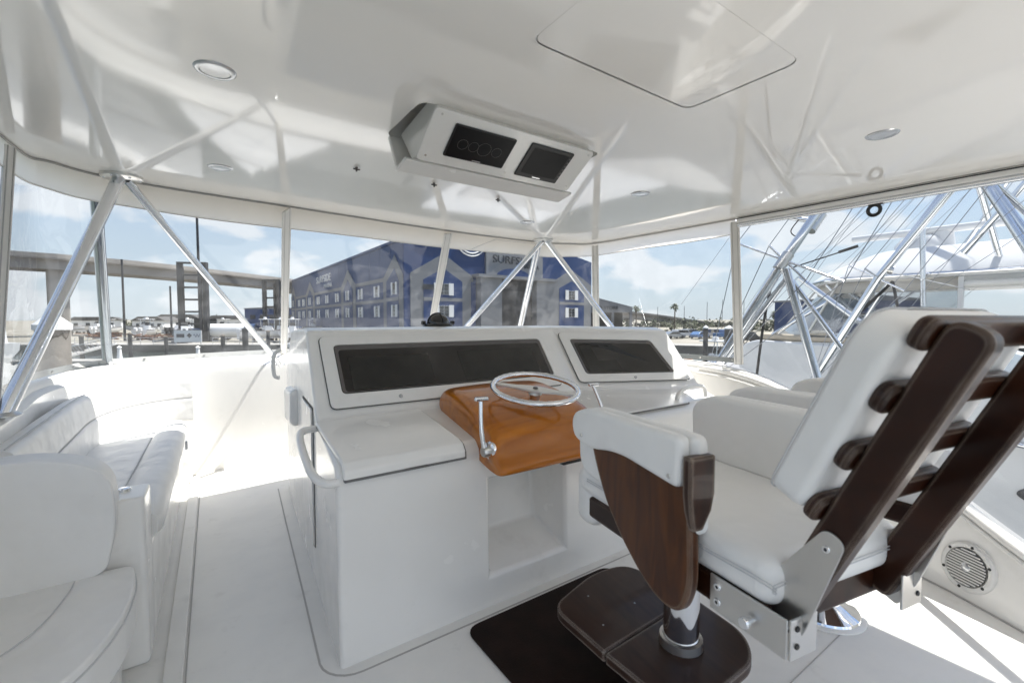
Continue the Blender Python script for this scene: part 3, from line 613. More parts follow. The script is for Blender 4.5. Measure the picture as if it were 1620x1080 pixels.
mk(G().lathe([(.030, -.014), (.034, -.03), (.026, -.045), (.024, -.12)], 24, mw), "column", 'steel', sw)

# ================================================================== FLOOR MAT
tag(mk(G().prism(rect(.93, 1.06, 1.81, 1.685, .07, 6), .001, .012), "floor_mat", 'mat', bevel=.004), "dark brown rubber mat on the deck in front of the helm console", "mat")

# ================================================================== CHAIRS
def make_chair(label, loc, rz, foot=True, ped=(-.04, -.03), bk=0.0, up=0.0, group=None):
    t = thing("helm_chair", label, "chair", loc, rz, group)
    px, py = ped
    mk(G().tube((px, py, .02), (px, py, .60), .060, n=28), "pedestal", 'chrome', t)
    mk(G().lathe([(.062, .11), (.075, .06), (.12, .035), (.150, .022), (.155, .012)], 32, Matrix.Translation((px, py, 0))), "base_flange", 'chrome', t)
    mk(G().lathe([(0, .013), (.165, .013), (.175, .008), (.175, 0.001)], 32, Matrix.Translation((px, py, 0))), "base_ring", 'gel', t)
    mk(G().lathe([(0, .60), (.075, .60), (.082, .585), (.082, .50), (.061, .49)], 28, Matrix.Translation((px, py, 0))), "seat_post_collar", 'chrome', t)
    if foot:
        rot = Matrix.Rotation(-rz, 4, 'Z')
        o1 = rnd([(-.30, .42), (-.30, -.10), (-.18, -.19), (.10, -.19), (.20, -.02), (.24, .40), (.10, .47)], [.09, .05, .06, .08, .08, .10, .12], 6)
        far = rnd([(-.300, .10), (-.285, .395), (.02, .475), (.205, .44), (.23, .11)], [.01, .075, .14, .08, .01], 7)
        near = rnd([(-.300, .096), (.23, .106), (.19, -.13), (.08, -.215), (-.20, -.215), (-.30, -.14)], [.01, .01, .07, .06, .06, .05], 6)
        mk(G().prism(far, .175, .215, rot), "footrest_board", 'foot', t, bevel=.012, seg=4)
        mk(G().prism(near, .175, .214, rot), "footrest_board", 'foot', t, bevel=.012, seg=4)
        mk(G().lathe([(.061, .245), (.072, .242), (.075, .215)], 28, Matrix.Translation((px, py, 0))), "footrest_collar", 'steel', t)
        g = G(); disc(g, rot @ Vector((-.255, -.09, .195)), rot @ Vector((-.9, -.5, 0)), .013, .008); mk(g, "bolt", 'steel', t)
        for a, b in ((-.12, .36), (-.2, .2), (.0, .22), (-.06, .03)):
            g = G(); disc(g, rot @ Vector((a, b, .2145)), (0, 0, 1), .004, .0015, 8); mk(g, "plug", 'lens', t)
    # seat
    mk(G().box((-.255, -.50, .60), (.255, .26, .685)), "seat_frame", 'wood', t, bevel=.014, seg=3)
    sc = mk(G().box((-.268, -.53, .675), (.268, .30, .800)), "seat_cushion", 'cush', t, bevel=.048, seg=6)
    mk(G().box((-.262, .20, .555), (.262, .325, .785)), "seat_front_roll", 'cush', t, bevel=.050, seg=6)
    for dz in (.744, .752):
        mk(G().path(smooth_path([(-.2705, .22, dz), (-.2705, -.48, dz), (-.24, -.5315, dz), (.24, -.5315, dz), (.2705, -.48, dz), (.2705, .22, dz)], 6), .0014, 5), "stitching", 'stitch', sc)
    mk(G().path(smooth_path([(-.262, .10, .7985), (0, .12, .8015), (.262, .10, .7985)], 6), .0018, 5), "stitching", 'stitch', sc)
    # arms
    for s in (-1, 1):
        my = Matrix(((0, 0, s, s * .302), (1, 0, 0, 0), (0, 1, 0, 0), (0, 0, 0, 1)))
        pl = rnd([(.145, .985), (-.325, .985), (-.335, .80), (-.338, .64), (-.30, .553), (-.215, .55), (-.135, .59), (-.05, .655), (.035, .745), (.095, .85)], [.02, .02, .1, .05, .05, .04, .04, .04, .04, .05], 6)
        arm = mk(G().prism(pl, -.018, .018, my), "arm_panel", 'woodp', t, bevel=.010, seg=4)
        rb_ = [(1.000, -.356, -.326, -.046, .040), (.90, -.356, -.326, -.046, .040), (.855, -.354, -.326, -.038, .034), (.80, -.346, -.326, -.017, .017)]
        mk(G().loft([[my @ Vector((a, z_, c)), my @ Vector((b, z_, c)), my @ Vector((b, z_, e)), my @ Vector((a, z_, e))] for z_, a, b, c, e in rb_], closed=True, caps=True), "arm_end_block", 'wood', arm, bevel=.006)
        # wrapped pad: outline in y,z, thick across the panel
        pad = rnd([(.205, .925), (.215, 1.01), (.12, 1.046), (-.322, 1.046), (-.318, .905), (-.05, .935), (.10, .905)], [.05, .05, .05, .025, .03, .1, .05], 6)
        mk(G().prism(pad, .000, .046, my), "arm_pad", 'cush', arm, bevel=.020, seg=5)
        pin = rnd([(.225, .80), (.235, 1.00), (.13, 1.046), (-.335, 1.046), (-.345, .78), (.10, .775)], [.08, .06, .05, .03, .03, .05], 6)
        mk(G().prism(pin, -.050, .004, my), "arm_pad", 'cush', arm, bevel=.024, seg=5)
        for yy, zz in ((.14, .945), (-.285, .935)):
            g = G(); disc(g, my @ Vector((yy, zz, .0455)), (s, 0, 0), .007, .004, 12); mk(g, "snap", 'steel', arm)
    # back
    dy, dz = -.31 + up, .67; ln = math.hypot(dy, dz); d = Vector((0, dy / ln, dz / ln)); nf = Vector((0, dz / ln, -dy / ln))
    B0 = Vector((0, -.515 + bk, .655)); ln = .735
    for s in (-1, 1):
        ms_ = frameM(B0 + Vector((s * .20, 0, 0)), d, nf, Vector((1, 0, 0)))
        st = mk(G().prism(rnd([(-.04, -.038), (ln + .02, -.038), (ln + .02, .038), (-.04, .038)], [.03, .036, .036, .03], 6), -.022, .022, ms_), "back_strut", 'wood', t, bevel=.009, seg=3)
        o = s * .0225
        q = rnd([(.275, -.028), (.03, -.055), (-.06, -.05), (-.065, .055), (.0, .075), (.275, .018)], [.024, .015, .01, .01, .012, .024], 6)
        mk(G().prism(q, min(o, o + s * .005), max(o, o + s * .005), ms_), "hinge_plate", 'steel', st, bevel=.0015, seg=1)
        for u, v in ((.235, -.004), (.03, .045), (.0, -.03)):
            g = G(); disc(g, ms_ @ Vector((u, v, o + s * .005)), (s, 0, 0), .0085, .003, 14); sc_ = mk(g, "screw", 'chrome', st)
            g = G(); disc(g, ms_ @ Vector((u, v, o + s * .0078)), (s, 0, 0), .004, .0008, 6); mk(g, "screw_socket", 'gap', sc_)
        # corner bracket
        bx = s * .262
        br = mk(G().box((min(bx, bx + s * .006), -.565 + bk, .598), (max(bx, bx + s * .006), -.355 + bk, .690)), "corner_bracket", 'steel', t, bevel=.004)
        mk(G().box((min(bx, bx - s * .09), -.571 + bk, .598), (max(bx, bx - s * .09), -.565 + bk, .690)), "bracket_flange", 'steel', br, bevel=.002)
        for yy, zz in ((-.380, .665), (-.380, .625)):
            g = G(); disc(g, (bx + s * .006, yy + bk, zz), (s, 0, 0), .0105, .004, 14); q_ = mk(g, "screw", 'chrome', br)
            g = G(); disc(g, (bx + s * .0095, yy + bk, zz), (s, 0, 0), .005, .0008, 6); mk(g, "screw_socket", 'gap', q_)
        for zz in (.668, .628):
            g = G(); disc(g, (bx - s * .02, -.571 + bk, zz), (0, -1, 0), .007, .003, 12); mk(g, "screw", 'gap', br)
        g = G().lathe([(0, .026), (.012, .026), (.014, .022), (.014, .014), (.009, .013), (.009, 0)], 16, aim((bx + s * .006, -.475 + bk, .635), (s, 0, 0))); mk(g, "pivot_bolt", 'chrome', br)
    for u in (.30, .44, .58, .715):
        ms_ = frameM(B0 + nf * .052, Vector((1, 0, 0)), d, Vector((1, 0, 0)).cross(d))
        mk(G().prism(rnd([(-.248, u - .032), (.248, u - .032), (.248, u + .032), (-.248, u + .032)], .03, 6), -.015, .015, ms_), "back_slat", 'wood', t, bevel=.010, seg=3)
    mc = frameM(B0 + nf * .064, Vector((1, 0, 0)), d, Vector((1, 0, 0)).cross(d)); sg = 1 if (mc.to_3x3() @ Vector((0, 0, 1))).y > 0 else -1
    out = rnd([(-.262, .275), (.262, .275), (.262, .725), (-.262, .725)], [.05, .05, .09, .09], 8)
    lo, hi = (0, .088) if sg > 0 else (-.088, 0)
    bc = mk(G().prism(out, lo, hi, mc), "back_cushion", 'cush', t, bevel=.024, seg=5)
    hh = .076 * sg
    mk(G().path([mc @ Vector((x * 1.004, .50 + (y - .50) * 1.002, hh)) for x, y in out], .0022, 5, closed=True), "piping", 'stitch', bc)
    return t
make_chair("white upholstered teak helm chair with ladder back and worn footrest facing the steering wheel", (1.42, .95, 0), R(-11))
make_chair("white companion chair behind the helm chair beside the low side wall", (2.38, .93, 0), R(-3), foot=False, ped=(-.02, -.07), bk=.20, up=.16)

# ================================================================== LOUNGE SEATS (port)
ls = thing("lounge_seat", "long white lounge seat with wrap round backrest along the forward corner", "seat")
crease = smooth_path([(-.02, 4.585), (-.22, 4.54), (-.43, 4.32), (-.54, 3.95), (-.55, 3.4), (-.54, 2.44)], 6)
# base and seat as polygons bounded by the crease
base = [(-.17, 2.42), (-.10, 4.50), (-.03, 4.58)] + [(p.x - .02, p.y) for p in crease[1:]]
mk(G().prism(base, .0, .40), "seat_base", 'gel', ls, bevel=.012)
seat = [(-.31, 2.44), (-.235, 4.50)] + [(p.x - .03, p.y + .02) for p in crease[5:]]
sc = mk(G().prism(seat, .39, .525), "seat_cushion", 'cush', ls, bevel=.03, seg=4)
g = G(); rows = []
for k in range(25):
    t = k / 24; y = 2.43 + t * 2.10; x = -.225 + .075 * t + (.0 if k else 0)
    e = 1.0 if 0 < k < 24 else .82
    rib = .004 * math.sin(t * 160) if .12 < t < .42 else 0
    rows.append([(x + math.copysign(abs(math.cos(a)) ** .75, math.cos(a)) * .095 * e, y, .475 + (math.copysign(abs(math.sin(a)) ** .75, math.sin(a)) * .082 + rib) * e) for a in [i * 2 * math.pi / 20 for i in range(20)]])
mk(g.loft(rows, closed=True, caps=True), "front_bolster", 'cush', ls, ang=70)
mk(G().path([(-.312, 2.46, .527), (-.24, 4.5, .527)], .002, 6), "piping", 'stitch', sc)
# backrest: swept rounded profile, lower and upper roll
def sweep(path, prof2):
    rws = []
    for i, p in enumerate(path):
        tt = path[min(i + 1, len(path) - 1)] - path[max(i - 1, 0)]; tt.normalize(); nn = Vector((tt.y, -tt.x))   # away from the seat
        rws.append([(p.x + nn.x * a, p.y + nn.y * a, z) for a, z in prof2])
    return rws
crv = [Vector((p.x, p.y)) for p in crease]
low = rnd([(0.0, .51), (.10, .51), (.10, .70), (-.005, .70)], .022, 4)
upp = rnd([(0.0, .70), (.10, .70), (.115, .855), (.02, .868)], [.02, .02, .03, .05], 5)
bl = mk(G().loft(sweep(crv, low), closed=True, caps=True), "lower_backrest", 'cush', ls, ang=50)
bu = mk(G().loft(sweep(crv, upp), closed=True, caps=True), "upper_backrest", 'cush', ls, ang=50)
mk(G().path([(a[0], a[1], .70) for a in sweep(crv, [(.004, .70)]) for a in a], .002, 6), "piping", 'stitch', bl)
mk(G().path([(a[0], a[1], .868) for a in sweep(crv, [(.045, .868)]) for a in a], .003, 6), "piping", 'stitch', bu)
mk(G().box((-.085, 4.46, .30), (-.06, 4.50, .38)), "latch", 'chrome', ls, bevel=.006)
# near, aft facing seat with rounded back
ns = thing("aft_facing_seat", "white upholstered seat with rounded backrest backing onto the lounge seat", "seat")
o = rnd([(-.62, 2.19), (-.21, 2.19), (-.19, 2.05), (-.20, 1.80), (-.30, 1.52), (-.62, 1.40)], [.01, .04, .08, .12, .18, .05], 7)
mk(G().prism([(x - .05 if x > -.5 else x, y + .02) for x, y in o], .0, .30), "seat_base", 'gel', ns, bevel=.015)
sc = mk(G().prism(o, .285, .430), "seat_cushion", 'cush', ns, bevel=.036, seg=5)
mk(G().path(smooth_path([(-.365, 2.15, .434), (-.37, 2.05, .434), (-.41, 1.86, .434), (-.52, 1.70, .434), (-.62, 1.64, .434)], 6), .0022, 6), "piping", 'stitch', sc)
mk(G().path([(-.60 + (x + .60) * 1.004, 1.85 + (y - 1.85) * 1.003, .404) for x, y in o if x > -.6], .003, 6), "piping", 'stitch', sc)
bk = rnd([(-.66, .425), (-.285, .425), (-.245, .62), (-.26, .82), (-.42, .885), (-.66, .885)], [.01, .05, .1, .20, .16, .02], 8)
mb = Matrix(((1, 0, 0, 0), (0, -.10, 1, 2.27), (0, 1, .0, 0), (0, 0, 0, 1)))
bb = mk(G().prism(bk, -.065, .065, mb), "backrest", 'cush', ns, bevel=.034, seg=5)
mk(G().path([mb @ Vector((x - .002, z - .004, -.048)) for x, z in bk if x > -.65], .003, 6), "piping", 'stitch', bb)
dv_ = mk(G().prism(rnd([(-.60, 2.235), (-.175, 2.235), (-.165, 2.42), (-.60, 2.42)], .02), 0, .665), "divider", 'gel', ns, bevel=.02, seg=4)
g = G().lathe([(0, .012), (.020, .010), (.026, 0)], 20, Matrix.Translation((-.245, 2.36, .665))); mk(g, "strike_plate", 'chrome', dv_)

# ================================================================== OUTSIDE
YW = R(35); FH = Vector((math.sin(YW), math.cos(YW))); RH = Vector((math.cos(YW), -math.sin(YW)))
def C(d, l, z=0): p = FH * d + RH * l; return Vector((p.x, p.y, z))      # metres ahead / to the right of the helm area along the harbour
LZ = -2.6; WZ = -3.7
wtr = struct(mk(G().add([(-4000, -4000, WZ), (4000, -4000, WZ), (4000, 4000, WZ), (-4000, 4000, WZ)], [(0, 1, 2, 3)]), "water", 'water'))
edge = [(70, -400), (70, 22), (62, 38), (60, 400)]
pts = [C(d, l) for d, l in edge]; far = [C(4500, 4000), C(4500, -4000)]
struct(mk(G().add([(p.x, p.y, LZ) for p in pts + far], [tuple(range(6))]), "ground", 'land', smooth=False))
g = G(); g.loft([[(p.x, p.y, LZ - .004), (p.x, p.y, WZ - 1)] for p in pts]); struct(mk(g, "seawall", 'concd', smooth=False))
g = G(); q = [C(d + .05, l) for d, l in edge]; q2 = [C(d + 7, l) for d, l in edge]; g.loft([[(a.x, a.y, LZ + .05), (b.x, b.y, LZ + .05)] for a, b in zip(q, q2)]); g.loft([[(a.x, a.y, LZ + .05), (a.x, a.y, LZ - .35)] for a in q])
struct(mk(g, "quay", 'conc', smooth=False))
# low distant land / scrub
def scrub(name, spots, hmin, hmax, label=None):
    g = G()
    for (d, l, wd) in spots:
        for k in range(int(wd * 2.2)):
            c = C(d + random.uniform(-4, 4), l + random.uniform(-wd, wd), 0); h = random.uniform(hmin, hmax); r = random.uniform(1.0, 2.6)
            for j in range(16):
                p = Vector((c.x + random.gauss(0, r * .6), c.y + random.gauss(0, r * .6), LZ + abs(random.gauss(h * .5, h * .3)))); s = random.uniform(.3, .8)
                a = Vector((random.uniform(-1, 1), random.uniform(-1, 1), random.uniform(-1, 1))).normalized(); b = a.orthogonal().normalized()
                g.add([p + a * s, p + b * s, p - a * s, p - b * s], [(0, 1, 2, 3)])
    return g
stuff(tag(mk(scrub("scrub", [(260, -220 + i * 22, 16) for i in range(7)] + [(230, 62 + i * 20, 14) for i in range(7)] + [(150, 58, 5), (150, 84, 9)], 1.5, 4.5), "scrub_trees", 'scrub', smooth=False), "low far scrub along the shore behind the marina yard", "shrubs"))

# ------------------------------------------------------------------ bridge
br = thing("highway_bridge", "long concrete road bridge crossing behind the marina", "bridge")
bpts = smooth_path([C(86, -210, 16.5), C(100, -113, 16.0), C(170, -76, 15.0), C(215, -30, 12.0), C(235, 60, 5.2), C(243, 113, -.6), C(250, 200, -2.3)], 8)
def deck(off0, off1, z0, z1, name, m):
    rws = []
    for i, p in enumerate(bpts):
        t = bpts[min(i + 1, len(bpts) - 1)] - bpts[max(i - 1, 0)]; t.z = 0; t.normalize(); nn = Vector((-t.y, t.x, 0))
        rws.append([p + nn * off0 + Vector((0, 0, z0)), p + nn * off1 + Vector((0, 0, z0)), p + nn * off1 + Vector((0, 0, z1)), p + nn * off0 + Vector((0, 0, z1))])
    mk(G().loft(rws, closed=True, caps=True), name, m, br, smooth=False)
deck(-6, 6, -1.25, -.95, "road_slab", 'concb')
deck(-6, -5.7, -1.2, 0, "parapet", 'concb'); deck(5.7, 6, -1.2, 0, "parapet", 'concb')
for o in (-4.6, -1.5, 1.5, 4.6): deck(o - .35, o + .35, -3.4, -1.26, "girder", 'concb')
def pier(i, wd, th, cap):
    p = bpts[i]; t = bpts[min(i + 1, len(bpts) - 1)] - bpts[max(i - 1, 0)]; t.z = 0; t.normalize(); nn = Vector((-t.y, t.x, 0))
    m_ = frameM((p.x, p.y, 0), nn, t, Vector((0, 0, 1)))
    zt = p.z - 3.45
    pr = mk(G().prism(rect(-wd / 2, -th / 2, wd / 2, th / 2, .3, 3), LZ - .5, zt - (1.4 if cap else 0), m_), "pier", 'concb', br, ang=50)
    if cap: mk(G().prism(rect(-cap / 2, -th / 2 - .15, cap / 2, th / 2 + .15, .2, 3), zt - 1.4, zt, m_), "pier_cap", 'concb', pr, ang=50)
pier(9, 6.5, 3.6, 0); pier(2, 6.5, 3.6, 0); pier(15, 2.2, 1.9, 9); pier(19, 2.2, 1.9, 9); pier(23, 2.2, 1.9, 9); pier(26, 2.2, 1.8, 10); pier(29, 2.6, 1.8, 10); pier(32, 3, 1.8, 10); pier(35, 3, 1.8, 10); pier(37, 3.4, 1.8, 10)

# ------------------------------------------------------------------ boat storage building
A0 = Vector((28.5, 71.6, 0)); UF = Vector((.9975, .07, 0)).normalized(); US = Vector((0.0, 1, 0))
bl = thing("boat_storage_building", "tall blue metal boat storage building with painted house gables and big door", "building")
NF = Vector((UF.y, -UF.x, 0)); NS = Vector((-1, 0, 0))
mF = frameM(A0, UF, (0, 0, 1), UF.cross(Vector((0, 0, 1))))      # u, z, out
if mF.to_3x3()[1][2] > 0: sF = -1
else: sF = 1
US3 = -US                                                         # text reads left to right seen from outside: along -US
mS = frameM(A0, US, (0, 0, 1), US.cross(Vector((0, 0, 1)))); sS = 1 if (mS.to_3x3() @ Vector((0, 0, 1))).x < 0 else -1
def hz(s, a, b): return (min(s * a, s * b), max(s * a, s * b))
LF = 46.0; LS = 103.0; TOP = 14.4
# core
g = G(); roofp = [(0, LZ), (LF, LZ), (LF, 14.2), (23, 18.2), (0, TOP)]
g.loft([[A0 + UF * u + US * k + Vector((0, 0, z)) for u, z in roofp] for k in (.5, LS)], closed=True, caps=True); mk(g, "core", 'blue', bl, smooth=False)
def fp(poly, h0, h1, name, m, parent=bl, mm=mF, s=sF): return mk(G().prism(poly, *hz(s, h0, h1), mm), name, m, parent, smooth=False)
fp(roofp, -.49, .0, "front_wall", 'blue')
for k in range(18):
    u0 = k * LS / 18; fp([(u0 + .06, LZ), (u0 + LS / 18 - .06, LZ), (u0 + LS / 18 - .06, TOP), (u0 + .06, TOP)], .0, .12, "wall_panel", 'blue2' if k > 0 else 'blue', bl, mS, sS)
fp([(-.2, TOP - .1), (LS, TOP - .1), (LS, TOP + .35), (-.2, TOP + .35)], .0, .35, "eave", 'blue', bl, mS, sS)
def window(u, z, w_, h_, mm, s, base):
    wn_ = fp([(u - w_ * .5, z - h_ / 2), (u + w_ * .5, z - h_ / 2), (u + w_ * .5, z + h_ / 2), (u - w_ * .5, z + h_ / 2)], base, base + .06, "window", 'whitep', bl, mm, s)
    for i in (0, 1):
        for j in (0, 1, 2):
            pw = w_ * .46; ph = h_ * .31; cu = u - w_ * .48 + i * w_ * .5; cz = z - h_ * .48 + j * h_ * .325
            fp([(cu, cz), (cu + pw, cz), (cu + pw, cz + ph), (cu, cz + ph)], base + .06, base + .08, "pane", 'pane', wn_, mm, s)
    for sd in (-1, 1):
        a = u + sd * w_ * .52; b = a + sd * w_ * .5
        fp([(min(a, b), z - h_ * .55), (max(a, b), z - h_ * .55), (max(a, b), z + h_ * .55), (min(a, b), z + h_ * .55)], base, base + .14, "shutter", 'whitep', wn_, mm, s)
def house(u0, u1, uP, zo, zP, zi, zip_, wall, mm, s, base, floorband=True, wins=True, ww=1.9):
    outp = [(u0, LZ), (u0, zo), (uP, zP), (u1, zo), (u1, LZ)]; t = (u1 - u0) * .19
    fp(outp, base, base + .10, "gable_trim", 'grey', bl, mm, s)
    inn_ = [(u0 + t, LZ), (u0 + t, zi), (uP, zip_), (u1 - t, zi), (u1 - t, LZ)]
    fp(inn_, base + .10, base + .16, "gable_wall", wall, bl, mm, s)
    if floorband: fp([(u0 + t, 4.5), (u1 - t, 4.5), (u1 - t, 5.1), (u0 + t, 5.1)], base + .16, base + .22, "floor_band", 'grey', bl, mm, s)
    if wins:
        for z in (6.6, 2.8): window(uP, z, ww, 1.9, mm, s, base + .165)
house(1.1, 13.6, 7.4, 9.05, 12.7, 8.05, 10.2, 'blue', mF, sF, 0.0)
house(33.3, 45.8, 39.4, 9.0, 12.1, 7.95, 9.6, 'blue', mF, sF, 0.0)
# entrance portal
fp([(16.3, 9.5), (30.5, 9.5), (30.5, 16.4), (16.3, 16.4)], 0, .5, "sign_parapet", 'grey2')
for a, b in ((14.3, 19.1), (27.9, 32.8)): fp([(a, LZ), (b, LZ), (b, 9.0), (a, 9.0)], 0, 1.6, "pilaster", 'grey')
fp([(13.4, 9.0), (33.6, 9.0), (33.6, 9.55), (13.4, 9.55)], 0, 2.2, "cornice", 'grey')
fp([(19.1, LZ), (27.9, LZ), (27.9, 9.0), (19.1, 9.0)], .0, .05, "door_opening", 'gap')
fp([(19.1, LZ), (27.9, LZ), (27.9, 6.9), (19.1, 6.9)], .06, .16, "roller_door", 'door')
fp([(18.7 + 4.15 * (1 - math.cos(a)), 9.6 + 1.5 * math.sin(a)) for a in [i * math.pi / 14 for i in range(15)]], .5, .6, "fanlight", 'blue')
for a in (13.6, 33.0): fp([(a - .5, LZ), (a + .5, LZ), (a + .5, 8.1), (a - .5, 8.1)], .11, .2, "side_strip", 'blue')
mT = mF @ Matrix.Translation((22.9, 12.65, .62 * sF)) if sF > 0 else mF @ Matrix.Translation((22.9, 12.65, -.62))
text("SURFSIDE", 2.05, .08, 'sign', mT, bl, "sign_lettering", 1.22)
text("MARINA", 1.15, .08, 'sign', mF @ Matrix.Translation((27.0, 11.75, .62 * sF)), bl, "sign_lettering", 1.05)
for rr_ in (3.0, 3.5): mk(G().path([mF @ Vector((13.2 + rr_ * math.cos(a), 16.3 + rr_ * math.sin(a), .12 * sF)) for a in [math.pi * 1.15 + i * math.pi * .75 / 12 for i in range(13)]], .13, 6), "emblem_arc", 'whitep', bl)
for i, rr_ in enumerate((2.2, 2.6)): mk(G().path([mF @ Vector((6.0 + rr_ * 1.4 * math.cos(a), 15.2 + rr_ * .5 * math.sin(a), .12 * sF)) for a in [math.pi * 1.1 + k * math.pi * .7 / 10 for k in range(11)]], .09, 6), "emblem_arc", 'whitep', bl)
fp([(3.4, 6.4), (6.0, 6.4), (6.0, 7.3), (3.4, 7.3)], .23, .3, "small_sign", 'sign')
# side wall houses
for (u0, u1, uP) in ((-.3, 9.3, 3.6), (26.4, 37.8, 32.2), (66, 78.2, 72.0), (95, 103, 99)):
    house(max(u0, .0), u1, uP, 8.7, 12.3, 7.9, 10.0, 'blue2', mS, sS, .12, ww=1.3)
fp([(0, 8.1), (LS, 8.1), (LS, 8.8), (0, 8.8)], .12, .19, "wall_band", 'grey', bl, mS, sS)
fp([(0, 4.4), (LS, 4.4), (LS, 5.0), (0, 5.0)], .12, .18, "wall_band", 'grey', bl, mS, sS)
for u in (13, 23.2, 41.7, 51.7, 61.5, 82, 89): 
    for z in (6.5, 2.8): window(u, z, 1.5, 1.9, mS, sS, .12)
fl = Matrix.Diagonal((-1, 1, -1, 1))                               # lettering faces outwards and reads from outside
text("SURFSIDE", 2.5, .06, 'whitep', mS @ Matrix.Translation((55.3, 11.9, .2 * sS)) @ (fl if sS < 0 else Matrix.Diagonal((-1, 1, 1, 1)) @ Matrix.Diagonal((1, 1, -1, 1))), bl, "sign_lettering", 1.5)
text("MARINA", 1.5, .06, 'whitep', mS @ Matrix.Translation((50.5, 9.9, .2 * sS)) @ (fl if sS < 0 else Matrix.Diagonal((-1, 1, -1, 1))), bl, "sign_lettering", 1.5)

# low grey building beyond
g = thing("low_warehouse", "low grey warehouse with pitched roof beside the blue storage building", "building")
o = C(108, 21); u = RH * 1.0; mL = frameM((o.x, o.y, 0), (RH.x, RH.y, 0), (0, 0, 1), Vector((RH.x, RH.y, 0)).cross(Vector((0, 0, 1)))); sl = 1 if (mL.to_3x3() @ Vector((0, 0, 1))).dot(Vector((FH.x, FH.y, 0))) < 0 else -1
def lp(poly, h0, h1, nm, m): return mk(G().prism(poly, *hz(sl, h0, h1), mL), nm, m, g, smooth=False)
lp([(-6, 3.0), (7.5, 3.0), (7.5, 4.3), (-3, 7.0), (-6, 7.3)], -8, 0, "gable", 'grey')
for a in (-6, -1.4, 2.6, 6.9): lp([(a, LZ), (a + .6, LZ), (a + .6, 3.0), (a, 3.0)], -.6, 0, "post", 'grey')
lp([(-6, LZ), (7, LZ), (7, 3), (-6, 3)], -7.6, -7.4, "back_wall", 'door')
text("AND STORE", 1.15, .05, 'sign', mL @ Matrix.Translation((1.0, 4.0, .08 * sl)), g, "sign_lettering", 1.0)
# far blue sheds
def shed(label, d, l, wd, dp, h, rot=0):
    t = thing("blue_shed", label, "building", C(d, l, LZ), -YW + rot)
    mk(G().box((-wd / 2, 0, 0), (wd / 2, dp, h)), "wall", 'blue', t, smooth=False)
    mk(G().prism([(-wd / 2 - .3, h), (wd / 2 + .3, h), (wd / 2 + .3, h + .3), (0, h + .9), (-wd / 2 - .3, h + .3)], -.3, dp + .3, Matrix(((1, 0, 0, 0), (0, 0, 1, 0), (0, 1, 0, 0), (0, 0, 0, 1)))), "roof", 'grey', t, smooth=False)
    for k in range(5):
        x = -wd * .4 + k * wd * .18; mk(G().box((x, -.06, h * .45), (x + wd * .10, -.01, h * .68)), "window", 'pane', t, smooth=False)
    return t
shed("distant low blue shed under the road bridge", 220, -116, 26, 12, 9.0)
sB = shed("blue two storey marina building beyond the neighbouring boat", 82, 66, 19, 14, 7.4, R(10))
for k in range(3): mk(G().box((-6.5 + k * 4.4, -.08, 4.8), (-5.6 + k * 4.4, -.02, 5.6)), "vent", 'whitep', sB, smooth=False)
mk(G().box((-7.6, -.10, 3.2), (1.5, -.03, 3.35)), "trim", 'whitep', sB, smooth=False); mk(G().box((-7.6, -.10, 4.6), (1.5, -.03, 4.75)), "trim", 'whitep', sB, smooth=False)

# ------------------------------------------------------------------ forklifts
def forklift(label, d, l, h, rz, sc=1.0):
    t = thing("marina_forklift", label, "forklift", C(d, l, LZ), -YW + rz); t.scale = (sc, sc, 1)
    for s in (-1, 1):
        mk(G().box((s * 1.35 - .22, -.3, .2), (s * 1.35 + .22, .3, h)), "mast_rail", 'iron', t, smooth=False)
        mk(G().box((s * .95 - .12, -.5, .2), (s * .95 + .12, -.2, h * .93)), "mast_rail", 'iron', t, smooth=False)
        mk(G().box((s * .9 - .15, -6.0, .4), (s * .9 + .15, -.5, .75)), "fork", 'iron', t, smooth=False)
        for y in (1.2, 4.6):
            wh = mk(G().lathe([(0, .3), (.5, .3), (.85, .25), (.95, .1), (.95, -.1), (.85, -.25), (.5, -.3), (0, -.3)], 20, aim((s * 1.5, y, .95), (1, 0, 0))), "wheel", 'tyre', t)
    for k in range(7): mk(G().box((-1.35, -.25, .9 + k * (h - 1.2) / 6), (1.35, .15, 1.2 + k * (h - 1.2) / 6)), "crossbar", 'iron', t, smooth=False)
    mk(G().box((-1.5, .8, .7), (1.5, 5.6, 2.3)), "body", 'navy', t, bevel=.15)
    mk(G().box((-.9, 1.6, 2.3), (.9, 3.4, 4.0)), "cab", 'pane', t, bevel=.1); mk(G().box((-1.0, 1.5, 4.0), (1.0, 3.5, 4.15)), "cab_roof", 'iron', t)
forklift("tall black forklift mast standing behind the blue outboard boat", 80, -55.8, 13.9, R(8), 1.5)
forklift("black forklift mast beside the window post and distant blue shed", 96, -50.6, 12.3, R(-14), 1.25)

# poles
def pole(label, d, l, h, r=.16, arms=False):
    t = thing("utility_pole", label, "pole", C(d, l, LZ)); mk(G().tube((0, 0, 0), (0, 0, h), r, r * .7, 10), "shaft", 'iron', t)
    if arms:
        for z in (h - 1.0, h - 2.4, h - 3.6, h - 5): mk(G().box((-1.5, -.07, z), (1.5, .07, z + .14)), "crossarm", 'iron', t)
    else: mk(G().lathe([(0, h + .15), (r * .8, h + .1), (r * .8, h - .05)], 10), "cap", 'iron', t)
pole("very tall dark pole behind the forklift mast", 88, -60.2, 23.6, .30)
pole("short dark pole standing left of the forklift", 92, -68.8, 10.5, .22)
pole("dark pole rising to the bridge girder beside the aluminium post", 84, -71.5, 14.8, .22)
for i, (px, h) in enumerate(((1040, 9), (1082, 9.5), (1118, 11), (1142, 12), (1176, 12), (1212, 9.5), (1240, 10))): pole("thin utility pole along the road beyond the parked cars", 190, (px - 810) / 720 * 190, h, .12)
